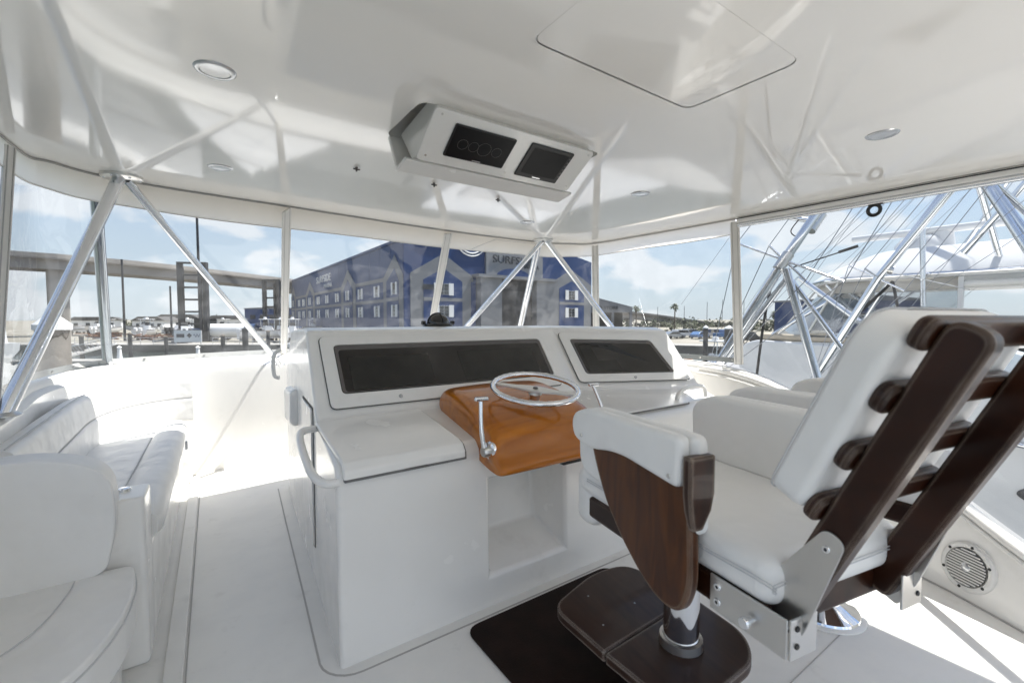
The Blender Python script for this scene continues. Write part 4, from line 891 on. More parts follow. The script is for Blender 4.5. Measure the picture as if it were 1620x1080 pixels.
S_ = [o for o in COL.objects if o.get('label') == "thin utility pole along the road beyond the parked cars"]
for o in S_: o['group'] = "poles along the far road"

# ------------------------------------------------------------------ boats
def hullmesh(L_, B, H_, sheer=.5):
    rows = []
    for t in (0, .2, .45, .7, .88, .97, 1.0):
        wv = B / 2 * (1 - max(0, (t - .35) / .65) ** 2.2) * (1 if t > 0 else .95); wv = max(wv, .03); zs = H_ * (1 + sheer * t * t * .6); kz = 0 + .55 * H_ * max(0, (t - .6) / .4) ** 2
        y = t * L_
        rows.append([(-wv, y, zs), (-wv * .95, y, zs * .55 + kz * .3), (-wv * .62, y, kz + .12), (0, y, kz), (wv * .62, y, kz + .12), (wv * .95, y, zs * .55 + kz * .3), (wv, y, zs)])
    return rows
def ccboat(label, d, l, z, rz, L_=8, B=2.6, hull='nwhite', ttop=True, motors=2, cradle=0.8, cat="boat", group=None):
    t = thing("centre_console_boat", label, cat, C(d, l, z), -YW + rz, group); zc = cradle
    rows = [[(x, y, zz + zc) for x, y, zz in r] for r in hullmesh(L_, B, 1.15)]
    g = G().loft(rows); g.add(rows[0], [tuple(range(7))]); mk(g, "hull", hull, t, ang=50)
    g = G().loft([[(r[0][0] * .97, r[0][1], r[0][2] - .25), (r[6][0] * .97, r[6][1], r[6][2] - .25)] for r in rows]); mk(g, "deck", 'nwhite', t)
    mk(G().path([rows[i][0] for i in range(7)], .06, 6), "rub_rail", 'rim', t); mk(G().path([rows[i][6] for i in range(7)], .06, 6), "rub_rail", 'rim', t)
    mk(G().prism([(L_ * .38, 1.0), (L_ * .55, 1.0), (L_ * .50, 2.0), (L_ * .40, 2.0)], -.5, .5, Matrix(((0, 0, 1, 0), (1, 0, 0, 0), (0, 1, 0, zc), (0, 0, 0, 1)))), "console", 'nwhite', t, bevel=.08)
    mk(G().prism([(L_ * .505, 1.95), (L_ * .52, 1.95), (L_ * .47, 2.6), (L_ * .46, 2.6)], -.5, .5, Matrix(((0, 0, 1, 0), (1, 0, 0, 0), (0, 1, 0, zc), (0, 0, 0, 1)))), "windscreen", 'pane', t)
    if ttop:
        for sx in (-.7, .7):
            for y in (.36, .54): mk(G().tube((sx, L_ * y, 1.0 + zc), (sx * 1.1, L_ * (y + .01), 3.1 + zc), .04, n=8), "ttop_leg", 'alu', t)
        mk(G().prism(rect(-1.1, L_ * .30, 1.1, L_ * .60, .3), 3.1 + zc, 3.22 + zc), "ttop", 'nwhite', t, bevel=.05)
        mk(G().lathe([(0, .35), (.25, .3), (.3, .1), (.3, 0)], 14, Matrix.Translation((0, L_ * .45, 3.22 + zc))), "radar", 'nwhite', t)
    for k in range(motors):
        x = (k - (motors - 1) / 2) * .75
        mt = mk(G().prism(rnd([(-.75, .95), (-.05, 1.0), (-.05, 1.65), (-.65, 1.75), (-.8, 1.5)], .12), -.22, .22, Matrix(((0, 0, 1, x), (1, 0, 0, 0), (0, 1, 0, zc - .1), (0, 0, 0, 1)))), "outboard", 'nwhite' if hull == 'nwhite' else 'iron', t, bevel=.08)
        mk(G().prism([(-.55, -.2), (-.2, -.2), (-.15, .95), (-.6, .95)], -.08, .08, Matrix(((0, 0, 1, x), (1, 0, 0, 0), (0, 1, 0, zc - .1), (0, 0, 0, 1)))), "outboard_leg", 'nwhite' if hull == 'nwhite' else 'iron', mt)
    if cradle > .5:
        for y in (L_ * .2, L_ * .7): mk(G().box((-1.0, y - .15, 0), (1.0, y + .15, zc + .2)), "block", 'pil', t, smooth=False)
    return t
ccboat("white boat with T top and outboards on blocks near the bridge pier", 86, -70.5, LZ, R(20), 8.5)
ccboat("white boat stored on blocks with bow towards the forklift", 92, -63.5, LZ, R(80), 7.5, ttop=False)
ccboat("navy blue boat with dark outboards stored in front of the forklift", 74, -53.3, LZ, R(35), 8, hull='navy', ttop=False, motors=3)
ccboat("white hull stored ashore right of the forklift with blue cover", 78, -46.5, LZ, R(-65), 9.5, ttop=False, motors=1)
ccboat("white T top boat moored in front of the blue building's long wall", 62, -24.5, -3.9, R(50), 9, cradle=0.3)
ccboat("white cabin boat ashore below the small forklift", 85, -42.5, LZ, R(120), 7)
ccboat("small white skiff moored left of the storage building", 66, -31.5, -3.9, R(-20), 7, cradle=.3, ttop=False)
ccboat("blue boat with T top moored beside the capped piling on the far side", 40, 15.6, -3.95, R(-70), 6.5, 2.3, 'navy', True, 1, cradle=.2)
ccboat("white runabout moored against the seawall below the warehouse", 66, 16.0, -3.9, R(60), 7.5, cradle=.3, ttop=False)
yard = [("white boat on a trailer beyond the quay railing", 100, 150, 8, True, 'nwhite'), ("white hull ashore behind the timber piling", 112, 60, -40, False, 'nwhite'), ("small white boat ashore under the bridge span", 120, 255, 100, True, 'nwhite'), ("grey boat ashore between pole and forklift", 88, 268, 15, False, 'carC'),
        ("white boat ashore beyond the storage tank", 105, 372, 70, True, 'nwhite'), ("navy boat ashore beside the tank end", 80, 412, -30, True, 'navy'), ("white boat bow on to the quay under the small forklift", 76, 452, 10, True, 'nwhite'), ("white boat on stands before the distant shed", 120, 470, -60, True, 'nwhite'), ("long white hull stored beside the bridge pier", 125, 175, 85, False, 'nwhite'), ("white T top boat stored behind the sign board", 95, 300, 40, True, 'nwhite')]
for lab, d, px, a, tt, hm in yard: ccboat(lab, d, (px - 810) / 720 * d, LZ, R(a), 8.5, 2.6, hm, tt, 2)
for i, (d, px, wd, h, lab) in enumerate([(170, 235, 12, 5, "small pale house far behind the yard"), (190, 280, 16, 6, "wide pale house far behind the short pole"), (180, 355, 13, 5.5, "gabled pale house far behind the tank"), (200, 150, 18, 5, "long pale house beyond the bridge pier")]):
    t = thing("distant_house", lab, "house", C(d, (px - 810) / 720 * d, LZ), -YW + R(10 * i))
    mk(G().box((-wd / 2, 0, 0), (wd / 2, 8, h - 1.6)), "wall", 'whitep', t, smooth=False)
    mk(G().prism([(-wd / 2 - .6, h - 1.6), (wd / 2 + .6, h - 1.6), (wd / 2 - 2.5, h), (-wd / 2 + 2.5, h)], -.4, 8.4, Matrix(((1, 0, 0, 0), (0, 0, 1, 0), (0, 1, 0, 0), (0, 0, 0, 1)))), "roof", 'door', t, smooth=False)
    for k in range(4): mk(G().box((-wd * .38 + k * wd * .22, -.06, 1.0), (-wd * .38 + k * wd * .22 + 1.4, -.01, 2.4)), "window", 'pane', t, smooth=False)
for i, (d, px, lab) in enumerate([(90, 165, "rusty brown pile of scrap beside the pole"), (84, 240, "rusty brown pile of timber before the stored boats")]):
    g = G()
    for k in range(24):
        a = random.uniform(0, 3.14); p = Vector((random.gauss(0, 1.6), random.gauss(0, .8), random.uniform(.1, 1.3))); q = Vector((math.cos(a), math.sin(a), random.uniform(-.2, .3))) * random.uniform(.6, 1.6); g.bar(p - q, p + q, .25, .2)
    o = mk(g, "scrap_pile", 'rust', None, smooth=False); o.location = C(d, (px - 810) / 720 * d, LZ); tag(o, lab, "scrap pile")
# tank
tk = thing("storage_tank", "white cylindrical tank with blue end lying in the yard", "tank", C(82, -50.5, LZ), -YW + R(6))
mk(G().tube((-4.4, 0, 1.9), (2.6, 0, 1.9), 1.25, n=28), "shell", 'whitep', tk); mk(G().tube((2.6, 0, 1.9), (4.2, 0, 1.9), 1.26, n=28), "end_band", 'navy', tk)
for x in (-3, 2): mk(G().box((x - .2, -1, 0), (x + .2, 1, .9)), "saddle", 'conc', tk)
# sport boat far left
sp = thing("moored_motor_yacht", "white motor yacht moored at the far left quay", "boat", C(62, -74, WZ - .3), -YW + R(65))
rows = [[(x, y - 8, z) for x, y, z in r] for r in hullmesh(17, 5, 2.2)]
g = G().loft(rows); g.add(rows[0], [tuple(range(7))]); mk(g, "hull", 'nwhite', sp, ang=50)
mk(G().loft([[(r[0][0], r[0][1], r[0][2]), (r[6][0], r[6][1], r[6][2])] for r in rows]), "deck", 'nwhite', sp)
mk(G().prism([(-6, 2), (3.2, 2), (1.2, 4.0), (-5.4, 4.0)], -1.9, 1.9, Matrix(((0, 0, 1, 0), (1, 0, 0, 0), (0, 1, 0, 0), (0, 0, 0, 1)))), "cabin", 'nwhite', sp, bevel=.15)
mk(G().prism([(-5, 3.1), (2.0, 3.1), (1.45, 3.7), (-4.8, 3.7)], -1.93, 1.93, Matrix(((0, 0, 1, 0), (1, 0, 0, 0), (0, 1, 0, 0), (0, 0, 0, 1)))), "cabin_window", 'pane', sp)
mk(G().box((-1.7, -4.5, 6.0), (1.7, .4, 6.2)), "hardtop", 'nwhite', sp, bevel=.08)
for sx in (-1.5, 1.5):
    for y in (-4.2, 0): mk(G().tube((sx, y, 4), (sx, y, 6), .05, n=8), "hardtop_leg", 'alu', sp)
# neighbour bow close at left
nb = thing("neighbouring_bow", "white bow with windlass and rail of the boat moored at left", "boat", (-7.6, 13.2, -3.9), R(-62))
rows = [[(x, y, z) for x, y, z in r] for r in hullmesh(9, 3.2, 2.1)]
g = G().loft(rows); mk(g, "hull", 'nwhite', nb, ang=50); mk(G().loft([[(r[0][0], r[0][1], r[0][2] - .02), (r[6][0], r[6][1], r[6][2] - .02)] for r in rows]), "deck", 'deck', nb)
mk(G().prism([(-.35, 5.6), (.35, 5.6), (.2, 7.2), (-.2, 7.2)], 2.55, 2.62), "deck_hatch", 'pane', nb)
mk(G().lathe([(0, .25), (.16, .24), (.10, .12), (.16, .02), (.2, 0)], 18, Matrix.Translation((0, 7.7, 2.66))), "windlass", 'chrome', nb)

# piling close at left and pilings at right
def piling(label, x, y, zt, r=.27, m='pil', capm='whitep'):
    t = thing("mooring_piling", label, "piling", (x, y, WZ - 1))
    h = zt - WZ + 1; mk(G().path([(0, 0, 0), (.01, 0, h * .5), (0, 0, h - .24)], [r * 1.04, r * 1.01, r], 24), "post", m, t)
    mk(G().lathe([(0, h), (r * .35, h - .05), (r * 1.14, h - .20), (r * 1.14, h - .28), (0, h - .28)], 28), "cap", capm, t); return t
pz_ = piling("thick timber piling with white conical cap just outside the lounge window", -1.78, 9.82, 1.47, .20)
g = G(); mk(G().path(smooth_path([(.05, -.21, 4.9), (.10, -.22, 4.5), (.24, -.16, 4.28), (.9, .3, 4.2), (4.5, 3.4, 4.1)], 6), .018, 8), "mooring_rope", 'rope', pz_)
piling("slim dark piling with white cap beside the blue T top boat", *C(39, 16.6).xy, .85, .2, 'iron')
piling("dark piling with white cap behind the vinyl window strip", *C(34, 16.2).xy, .9, .3, 'iron')
piling("dark timber piling standing before the white tank", *C(60, -35.2).xy, .3, .35, 'iron', 'iron')
piling("short piling with white cap far down the blue wall", *C(58, 6.4).xy, -.3, .3)
piling("white capped piling in front of the big roller door", *C(50, 5.1).xy, .2, .35)

for i, (d, px, zt, lab) in enumerate([(58, 128, -.6, "dark dock piling right of the capped timber piling"), (62, 205, -.4, "dark dock piling beside the aluminium post"), (64, 262, -.9, "dark dock piling left of the sign board"), (57, 352, -.5, "dark dock piling right of the sign board"), (66, 424, -.2, "dark dock piling left of the window strip"), (61, 468, -.6, "dark dock piling right of the window strip")]):
    piling(lab, *C(d, (px - 810) / 720 * d).xy, zt, .24, 'iron', 'pil')
# finger pier with pedestals, rail and sign
fpier = thing("finger_pier", "low concrete finger pier in front of the seawall", "pier", (0, 0, 0))
q = [C(47, -52), C(47, -24), C(49.5, -24), C(49.5, -52)]
mk(G().prism([(p.x, p.y) for p in q], -3.4, -2.95), "slab", 'conc', fpier, bevel=.05)
for k in range(6):
    p = C(48.2, -50 + k * 5); mk(G().tube((p.x, p.y, WZ - 1), (p.x, p.y, -3.38), .25, n=12), "pile", 'pil', fpier)
for l, lab in ((-41.5, "white dock pedestal on the finger pier beside the aluminium post"), (-33.2, "white dock pedestal on the finger pier in front of the sign board")):
    t = thing("dock_pedestal", lab, "pedestal", C(48, l, -2.95)); mk(G().lathe([(0, 0), (.26, 0), (.18, .9), (.18, 1.15)], 16), "column", 'whitep', t); mk(G().lathe([(.15, 1.15), (.15, 1.3), (.25, 1.33), (.05, 1.5), (0, 1.52)], 16), "lamp_head", 'whitep', t)
sg_ = thing("sign_board", "white advertising board with dark marks on the quay rail", "sign", C(69, -49.2, LZ), -YW)
mk(G().box((-2.1, 0, .5), (2.1, .08, 2.3)), "board", 'whitep', sg_, smooth=False)
mk(G().box((-1.7, -.02, 1.2), (-.5, -.005, 1.75)), "mark", 'sign', sg_, smooth=False); mk(G().prism([(0, 1.1), (.4, 1.5), (0, 1.9), (-.4, 1.5)], -.02, -.005, Matrix(((1, 0, 0, .25), (0, 0, 1, 0), (0, 1, 0, 0), (0, 0, 0, 1)))), "mark", 'sign', sg_, smooth=False)
mk(G().path([(.9 + k * .09, -.012, 1.5 + .25 * math.sin(k * 1.3)) for k in range(12)], .04, 5), "mark", 'navy', sg_)
for x in (-1.9, 1.9): mk(G().box((x - .05, .08, 0), (x + .05, .16, 2.3)), "post", 'alu', sg_, smooth=False)
def railing(label, d, l0, l1, h=1.1):
    t = thing("quay_railing", label, "railing", C(d, 0, LZ), -YW)
    n_ = max(2, int((l1 - l0) / 2))
    for k in range(n_ + 1): x = l0 + (l1 - l0) * k / n_; mk(G().tube((x, 0, 0), (x, 0, h), .04, n=6), "post", 'alu', t)
    for z in (h, h * .55): mk(G().tube((l0, 0, z), (l1, 0, z), .035, n=6), "rail", 'alu', t)
railing("pale metal railing along the quay left of the sign board", 70.6, -72, -51.6)
railing("pale metal railing along the quay right of the sign board", 70.8, -46.6, -30)
# gangway
gw = thing("gangway", "aluminium truss gangway sloping from the quay to the finger pier", "gangway")
a0, a1 = C(70.5, -62, LZ + .1), C(50, -50, -2.9)
for s in (-1, 1):
    o = Vector((RH.x, RH.y, 0)) * s * .7
    mk(G().tube(a0 + o, a1 + o, .07, n=6), "stringer", 'alu', gw); mk(G().tube(a0 + o + Vector((0, 0, 1.1)), a1 + o + Vector((0, 0, 1.1)), .05, n=6), "handrail", 'alu', gw)
    for k in range(10):
        p = lerp(a0, a1, k / 10) + o; q = lerp(a0, a1, (k + 1) / 10) + o + Vector((0, 0, 1.1)); mk(G().tube(p, q, .03, n=5), "brace", 'alu', gw)
mk(G().bar(a0, a1, 1.4, .06), "walkway", 'conc', gw)

# ------------------------------------------------------------------ cars
def car(label, d, l, rz, m, kind='sedan', group="cars parked beyond the seawall"):
    t = thing("parked_car", label, "car", C(d, l, LZ + .06), -YW + rz, group)
    my = Matrix(((0, 1, 0, 0), (0, 0, 1, 0), (1, 0, 0, 0), (0, 0, 0, 1))); mx = Matrix(((1, 0, 0, 0), (0, 0, 1, 0), (0, 1, 0, 0), (0, 0, 0, 1)))
    if kind == 'truck': bod = [(-2.7, .4), (2.7, .4), (2.75, .95), (1.4, 1.15), (.7, 1.85), (-.7, 1.85), (-.85, 1.15), (-2.75, 1.15)]; win = [(1.2, 1.18), (.62, 1.75), (-.6, 1.75), (-.7, 1.18)]
    elif kind == 'suv': bod = [(-2.35, .4), (2.35, .4), (2.4, .95), (1.3, 1.1), (.6, 1.75), (-2.1, 1.75), (-2.4, 1.0)]; win = [(1.1, 1.13), (.5, 1.65), (-2.0, 1.65), (-2.15, 1.13)]
    else: bod = [(-2.2, .35), (2.25, .35), (2.3, .75), (1.2, .95), (.5, 1.45), (-1.0, 1.45), (-1.9, .98), (-2.25, .9)]; win = [(1.0, .98), (.42, 1.37), (-.95, 1.37), (-1.6, .98)]
    mk(G().prism(rnd(bod, .12, 3), -.88, .88, mx), "body", m, t, bevel=.06, seg=2)
    mk(G().prism(win, -.90, .90, mx), "side_window", 'pane', t)
    for x in (-1.4, 1.45):
        for y in (-.8, .8): wv = mk(G().lathe([(0, .1), (.2, .11), (.33, .08), (.33, -.08), (.2, -.11), (0, -.1)], 16, aim((x, y, .33), (0, 1, 0))), "wheel", 'tyre', t)
    for y in (-.6, .6): mk(G().box((2.24, y - .18, .62), (2.32, y + .18, .76)), "headlight", 'lens', t)
cols = [('carC', 'sedan', 'silver sedan'), ('carA', 'suv', 'white suv'), ('carC', 'suv', 'grey suv'), ('carE', 'sedan', 'blue sedan'), ('carB', 'truck', 'navy pickup'), ('carB', 'suv', 'navy suv'), ('carE', 'truck', 'blue pickup'), ('carA', 'sedan', 'white sedan')]
for i, (m, k, nm) in enumerate(cols):
    px = 1066 + i * 13.5; d = 92 + (i % 3) * 4
    car(nm + " parked in the row beyond the seawall", d, (px - 810) / 720 * d, R(20 + (i * 37) % 30), m, k)
car("black pickup parked behind the aluminium outrigger pipes", 76, (1182 - 810) / 720 * 76, R(8), 'carD', 'truck')
car("white suv parked in front of the blue two storey building", 70, (1345 - 810) / 720 * 70, R(-6), 'carA', 'suv')
car("white pickup parked by the bridge pier", 128, (134 - 810) / 720 * 128, R(30), 'carA', 'truck'); car("dark sedan parked by the bridge pier", 128, (120 - 810) / 720 * 128, R(10), 'carD')
# palms
def palm(label, d, l, h):
    t = thing("palm_tree", label, "palm tree", C(d, l, LZ), 0, "palms beyond the car park")
    mk(G().path([(0, 0, 0), (.1, .05, h * .5), (.05, 0, h)], [.28, .2, .17], 10), "trunk", 'trunk', t)
    g = G()
    for k in range(34):
        a = random.uniform(0, 6.28); e = random.uniform(-.5, 1.2); Lf = random.uniform(1.5, 2.2); d0 = Vector((math.cos(a) * math.cos(e), math.sin(a) * math.cos(e), math.sin(e))); s = d0.cross(Vector((0, 0, 1))).normalized()
        p = Vector((.05, 0, h)); rows = []
        for j in range(6):
            u = j / 5; c = p + d0 * Lf * u + Vector((0, 0, -1.1 * u * u)); wv = .30 * math.sin(math.pi * min(u * .9 + .1, 1)) + .01; rows.append([c - s * wv - Vector((0, 0, wv * .5)), c, c + s * wv - Vector((0, 0, wv * .5))])
        g.loft(rows)
    mk(g, "crown", 'leaf', t, smooth=False)
for px, h in ((1067, 8.4), (1006, 7.8), (1225, 6), (1262, 6.4), (1285, 6)): palm("fan palm with bare trunk beyond the parked cars", 150, (px - 810) / 720 * 150, h)
# crab-trap float
by = thing("mooring_buoy", "faded orange mooring buoy on the water near the seawall", "buoy", C(52, 20.2, WZ)); mk(G().lathe([(0, -.2), (.4, 0), (.5, .4), (.35, .8), (0, .95)], 18), "float", 'orange', by); mk(G().path([(.1 * math.cos(a), 0, 1.0 + .1 * math.sin(a)) for a in [i * .785 for i in range(8)]], .03, 6, closed=True), "eye", 'steel', by)

# ================================================================== OWN HULL AND FOREDECK (unseen, added to bounce sunlight up to the ceiling)
own = thing("own_boat_hull", "unseen white foredeck, side decks and hull of the boat carrying the bridge, added for bounce light", "boat")
rows = []
for y, wv, zd in ((-7, 2.55, -2.3), (-2.2, 2.6, -2.3), (-2.0, 2.6, -1.75), (2, 2.7, -1.6), (6, 2.6, -1.5), (9, 2.2, -1.4), (12, 1.35, -1.3), (14, .45, -1.2), (14.6, .08, -1.15)):
    rows.append([(1.43 - wv * .72, y, WZ - .4), (1.43 - wv, y, zd - .08), (1.43 - wv, y, zd), (1.43 - wv * .5, y, zd + .04), (1.43, y, zd + .06), (1.43 + wv * .5, y, zd + .04), (1.43 + wv, y, zd), (1.43 + wv, y, zd - .08), (1.43 + wv * .72, y, WZ - .4)])
g = G().loft(rows); g.add(rows[0], [tuple(range(9))]); mk(g, "hull", 'gel', own, ang=50)
rows = []
for y, z, wv in ((-1.9, -.1, 2.15), (4.6, -.1, 2.2), (5.6, -.12, 2.0), (7.4, -.95, 1.75), (8.2, -1.40, 1.5)):
    rows.append([(1.43 - wv - .1, y, -1.7), (1.43 - wv, y, z - .1), (1.43 - wv * .8, y, z), (1.43 + wv * .8, y, z), (1.43 + wv, y, z - .1), (1.43 + wv + .1, y, -1.7)])
g = G().loft(rows, caps=True); mk(g, "deckhouse", 'gel', own, ang=40)

# ================================================================== OWN OUTRIGGER
orr = thing("outrigger", "aluminium outrigger with cross spreaders mounted outside the starboard windows", "outrigger")
ft = Vector((3.78, 2.35, .76)); nd = Vector((4.0, 1.81, 1.83)); tp = Vector((4.28, 1.60, 2.36)); dirv = (tp - nd).normalized()
def T(p, q, r, nm, par=orr, m='alu', n=14): return mk(G().tube(p, q, r, n=n), nm, m, par)
mk(G().path([ft, nd, tp, tp + dirv * 6], [.038, .038, .034, .022], 16), "pole", 'alu', orr)
T(ft + Vector((.05, .04, -.03)), nd + Vector((.03, -.03, -.12)), .024, "strut")
T(ft + Vector((-.03, -.05, 0)), nd + Vector((.02, .02, -.08)), .012, "strut")
T((4.0, 1.79, 1.76), (4.0, 1.51, .80), .033, "support_leg"); T((4.02, 1.76, 1.68), (4.02, 1.30, 1.0), .018, "support_leg")
T((4.0, 2.21, 2.03), (4.0, 1.38, 1.63), .010, "spreader"); T((4.0, 1.93, 1.97), (4.0, 1.64, 1.66), .010, "spreader")
T((4.2, 1.93, 2.24), (4.27, 1.68, 2.16), .020, "brace")
mk(G().tube(nd - dirv * .08, nd + dirv * .07, .045, n=16), "clamp", 'steel', orr); mk(G().tube((4.2, 1.70, 2.08), (4.3, 1.66, 2.22), .040, n=16), "clamp", 'steel', orr)
mk(G().tube(ft - Vector((0, 0, .10)), ft + Vector((0, -.02, .05)), .05, n=16), "mount", 'steel', orr)
T((4.0, 1.74, 1.77), (4.0, 1.31, 1.88), .005, "bungee", m='rope', n=6); mk(G().tube((4.0, 1.42, 1.855), (4.0, 1.30, 1.885), .011, n=8), "bungee_hook", 'rope', orr)
mk(G().path(smooth_path([(4.0, 1.91, 1.6), (4.0, 1.96, 1.3), (4.0, 2.01, .8)], 5), .011, 8), "halyard", 'rope', orr); T((4.0, 1.91, 1.6), (3.98, 2.30, 1.12), .010, "halyard", m='rope', n=8)
far_ = tp + dirv * 6
for e in ((4.0, 2.21, 2.03), (4.0, 1.38, 1.63), (4.0, 1.93, 1.97), (4.0, 1.64, 1.66)):
    e = Vector(e); T(e, far_, .0035, "stay_wire", m='wire', n=5); T(e, ft, .0035, "stay_wire", m='wire', n=5)
mk(G().path(smooth_path([(4.22, 1.80, 2.19), (4.2, 1.85, 2.10), (4.22, 1.80, 2.05), (4.26, 1.72, 2.10)], 5), .005, 6), "cable", 'rope', orr)

# ================================================================== NEIGHBOURING BOAT
nbt = thing("neighbouring_sportfisher", "white sportfishing yacht with flybridge moored alongside to starboard", "boat")
msd = Matrix(((0, 0, 1, 0), (1, 0, 0, 0), (0, 1, 0, 0), (0, 0, 0, 1)))       # (y, z) outline extruded along x
X0, X1 = 8.0, 12.6
hs_ = [(-6, -4.2), (-6, -1.9), (-3.0, -1.2), (.0, -.05), (.35, .32), (1.2, .66), (2.0, .93), (4.05, 1.0), (4.25, .92), (5.0, .18), (5.6, -.25), (8.0, -.85), (9.2, -1.35), (15, -1.55), (15.5, -4.2)]
mk(G().prism(rnd(hs_, .12, 4), X0, X1, msd), "superstructure", 'nwhite', nbt, bevel=.12, seg=4, ang=50)
mk(G().prism(rnd([(-6, -4.4), (-6, -2.0), (15.0, -1.65), (17, -1.5), (16, -4.4)], .1), X0 - .55, X1 + .55, msd), "hull", 'nwhite', nbt, bevel=.1, ang=50)
mk(G().path([(7.94, 4.6, .30), (7.93, 3.0, .10), (7.93, 1.2, -.10), (7.94, .2, -.20), (7.95, -1.5, -.55)], .035, 10), "rub_rail", 'chrome', nbt)
mk(G().prism(rnd([(-3.2, -1.35), (.75, -.55), (.95, -.72), (.6, -.95), (-3.2, -1.75)], .08), X0 - .02, X0 + .02, msd), "cabin_window", 'pane', nbt)
mk(G().prism([(2.0, -.72), (1.42, -1.0), (2.4, -1.02)], X0 - .02, X0 + .02, msd), "cabin_window", 'pane', nbt)
mk(G().path([(8.15, 1.6, .93), (8.15, 2.2, 1.03), (8.15, 4.0, 1.05), (9.0, 4.25, 1.05), (11.6, 4.25, 1.05)], .06, 10), "coaming_bolster", 'tan', nbt)
# its hardtop
rt = rnd([(8.0, -3.0), (12.4, -3.0), (12.4, 2.9), (11.6, 3.5), (8.8, 3.5), (8.0, 2.9)], .3, 5); rc = Vector((10.2, .3))
rws = [[(x, y, 1.91) for x, y in rt], [(rc.x + (x - rc.x) * 1.012, rc.y + (y - rc.y) * 1.012, 1.98) for x, y in rt], [(rc.x + (x - rc.x) * .97, rc.y + (y - rc.y) * .97, 2.10) for x, y in rt], [(rc.x + (x - rc.x) * .8, rc.y + (y - rc.y) * .8, 2.36) for x, y in rt]]
g = G().loft(rws, closed=True); g.add(rws[0], [tuple(range(len(rt)))]); g.add(rws[-1], [tuple(range(len(rt)))]); mk(g, "hardtop", 'nwhite', nbt, ang=50)
mk(G().path([(rc.x + (x - rc.x) * 1.016, rc.y + (y - rc.y) * 1.016, 1.95) for x, y in rt], .022, 8, closed=True), "hardtop_rail", 'alu', nbt)
vp = [(8.06, 1.50), (8.06, 2.85), (8.85, 3.42), (11.5, 3.42)]
mk(G().loft([[(x, y, 1.905), (x, y + .02, 1.74)] for x, y in vp]), "valance", 'valance', nbt, solid=.004)
vb = [(8.1, 1.50), (8.1, 3.3), (8.8, 4.05), (11.5, 4.1)]
mk(G().loft([[(x, y + .02, 1.75), (a, b, 1.06)] for (x, y), (a, b) in zip(vp[:2], vb[:2])]), "pane", 'vinyl', nbt); mk(G().loft([[(x, y + .02, 1.75), (a, b, 1.06)] for (x, y), (a, b) in zip(vp[1:], vb[1:])]), "pane", 'vinyl', nbt)
for (x, y), (a, b) in list(zip(vp, vb))[:3]: mk(G().bar((x, y, 1.9), (a, b, 1.05), .05, .02), "zip_strip", 'strip', nbt)
mk(G().bar((8.05, 1.49, 1.90), (8.05, 1.49, 1.05), .05, .05), "post", 'nwhite', nbt)
mk(G().tube((8.06, 1.46, 1.80), (8.06, -2.9, 1.80), .05, n=10), "rolled_curtain", 'strip', nbt)
for a, b, r in (((8.15, 2.9, 1.9), (8.2, 1.75, .9), .028), ((8.15, 2.6, 1.9), (8.15, 3.9, 1.05), .028), ((8.3, 3.1, 1.9), (8.3, 2.3, 1.0), .025), ((11.9, 2.9, 1.9), (12.0, 3.9, 1.05), .028), ((8.2, .5, 1.9), (8.2, -.5, .2), .03)): mk(G().tube(a, b, r, n=12), "hardtop_leg", 'alu', nbt)
mk(G().lathe([(0, .32), (.22, .30), (.30, .20), (.31, .06), (.27, 0), (0, 0)], 28, Matrix.Translation((9.0, 2.14, 2.27))), "radar_dome", 'nwhite', nbt)
rb_ = mk(G().tube((9.0, 3.0, 2.66), (9.0, 1.2, 2.66), .055, n=14), "radar_bar", 'nwhite', nbt); mk(G().lathe([(0, .3), (.12, .3), (.16, 0)], 16, Matrix.Translation((9.05, 1.9, 2.33))), "radar_mast", 'nwhite', rb_)
mk(G().tube((7.9, 1.86, 2.55), (7.9, 1.80, 1.0), .032, n=14), "tower_post", 'alu', nbt)
tw = [((8.2, 1.15, 1.95), (7.35, 1.42, 3.6)), ((8.3, .55, 2.0), (7.0, 1.13, 2.85)), ((7.0, 1.18, 2.85), (6.9, .72, 1.85)), ((7.05, 1.13, 2.83), (6.95, .62, 1.8)), ((7.6, 1.4, 2.15), (7.2, .6, 3.2)), ((8.6, 2.4, 2.2), (9.4, .9, 5.0)), ((11.8, 2.4, 2.2), (11.0, .9, 5.0)), ((8.6, -1.0, 2.2), (9.4, .0, 5.0))]
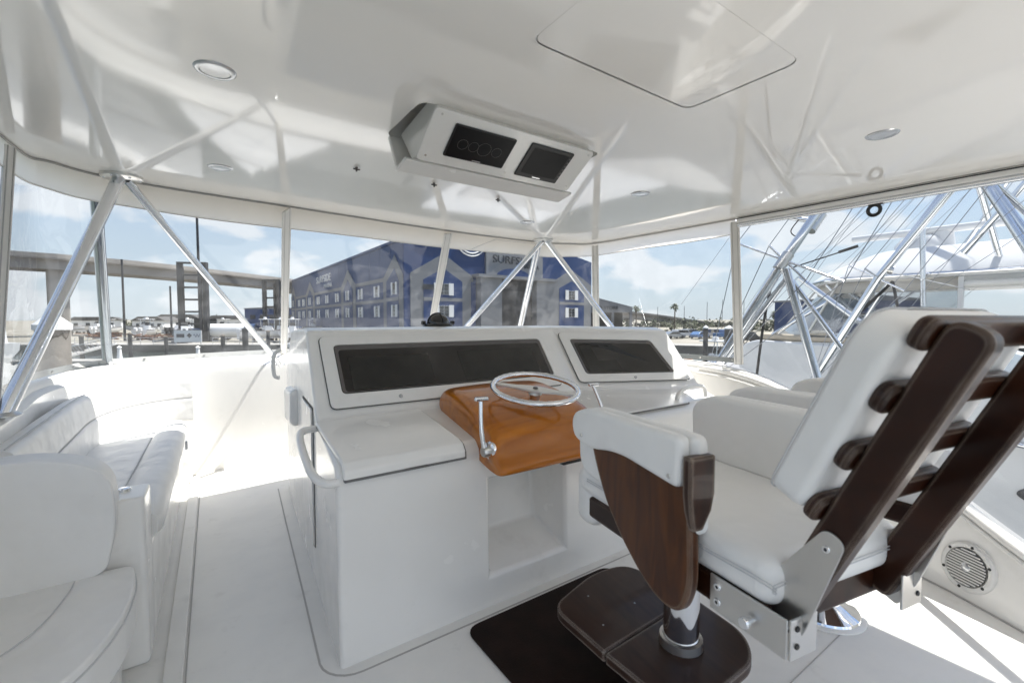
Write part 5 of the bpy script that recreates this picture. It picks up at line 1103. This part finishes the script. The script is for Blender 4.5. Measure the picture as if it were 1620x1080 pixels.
for a, b in tw: mk(G().tube(a, b, .036, n=12), "tower_pipe", 'alu', nbt)
# its outrigger
o2 = thing("outrigger", "aluminium outrigger of the neighbouring boat slanting up past its hardtop", "outrigger")
f2 = Vector((6.95, 2.75, .45)); n2_ = Vector((6.8, 1.99, 1.85)); t2 = Vector((6.8, 1.35, 2.80)); d2 = (t2 - n2_).normalized()
mk(G().path([f2, n2_, t2, t2 + d2 * 6], [.046, .046, .042, .026], 14), "pole", 'alu', o2)
T(f2 + Vector((.05, -.12, -.02)), n2_ + Vector((.05, -.08, -.05)), .018, "strut", o2); T(f2, (7.9, 2.75, .45), .03, "mount", o2)
T((7.0, 2.95, 1.93), (7.0, 1.65, .83), .034, "support_leg", o2)
T((6.8, 2.30, 2.03), (6.8, 1.74, 1.68), .011, "spreader", o2); T((6.55, 2.05, 1.95), (7.05, 1.93, 1.75), .011, "spreader", o2)
for e in ((6.8, 2.30, 2.03), (6.8, 1.74, 1.68), (6.55, 2.05, 1.95), (7.05, 1.93, 1.75)):
    e = Vector(e); T(e, t2 + d2 * 6, .0045, "stay_wire", o2, 'wire', 5); T(e, f2, .0045, "stay_wire", o2, 'wire', 5)
mk(G().tube((6.8, 1.94, 1.95), (6.83, 1.86, 1.93), .05, n=12), "clamp", 'steel', o2)
mk(G().path(smooth_path([(6.83, 1.86, 1.80), (6.85, 1.95, 1.7), (6.85, 2.25, 1.35), (6.9, 2.4, 1.1)], 5), .018, 8), "halyard", 'rope', o2); T((6.83, 1.86, 1.80), (6.83, 1.75, 1.2), .016, "halyard", o2, 'rope', 8)
rg = thing("rigging_lines", "thin grey rigging lines running up from the neighbouring boat's tower", "rigging")
random.seed(11)
for k in range(15):
    x = random.uniform(5.6, 9.5); y0 = random.uniform(1.2, 4.8); T((x, y0, random.uniform(.6, 2.0)), (x + random.uniform(-.5, .8), y0 - random.uniform(2.2, 3.6), random.uniform(3.8, 5.6)), .0028, "line", rg, 'wire', 5)
T((6.9, 2.0, 1.95), (8.0, 1.4, 1.72), .006, "line", rg, 'nwhite', 6)
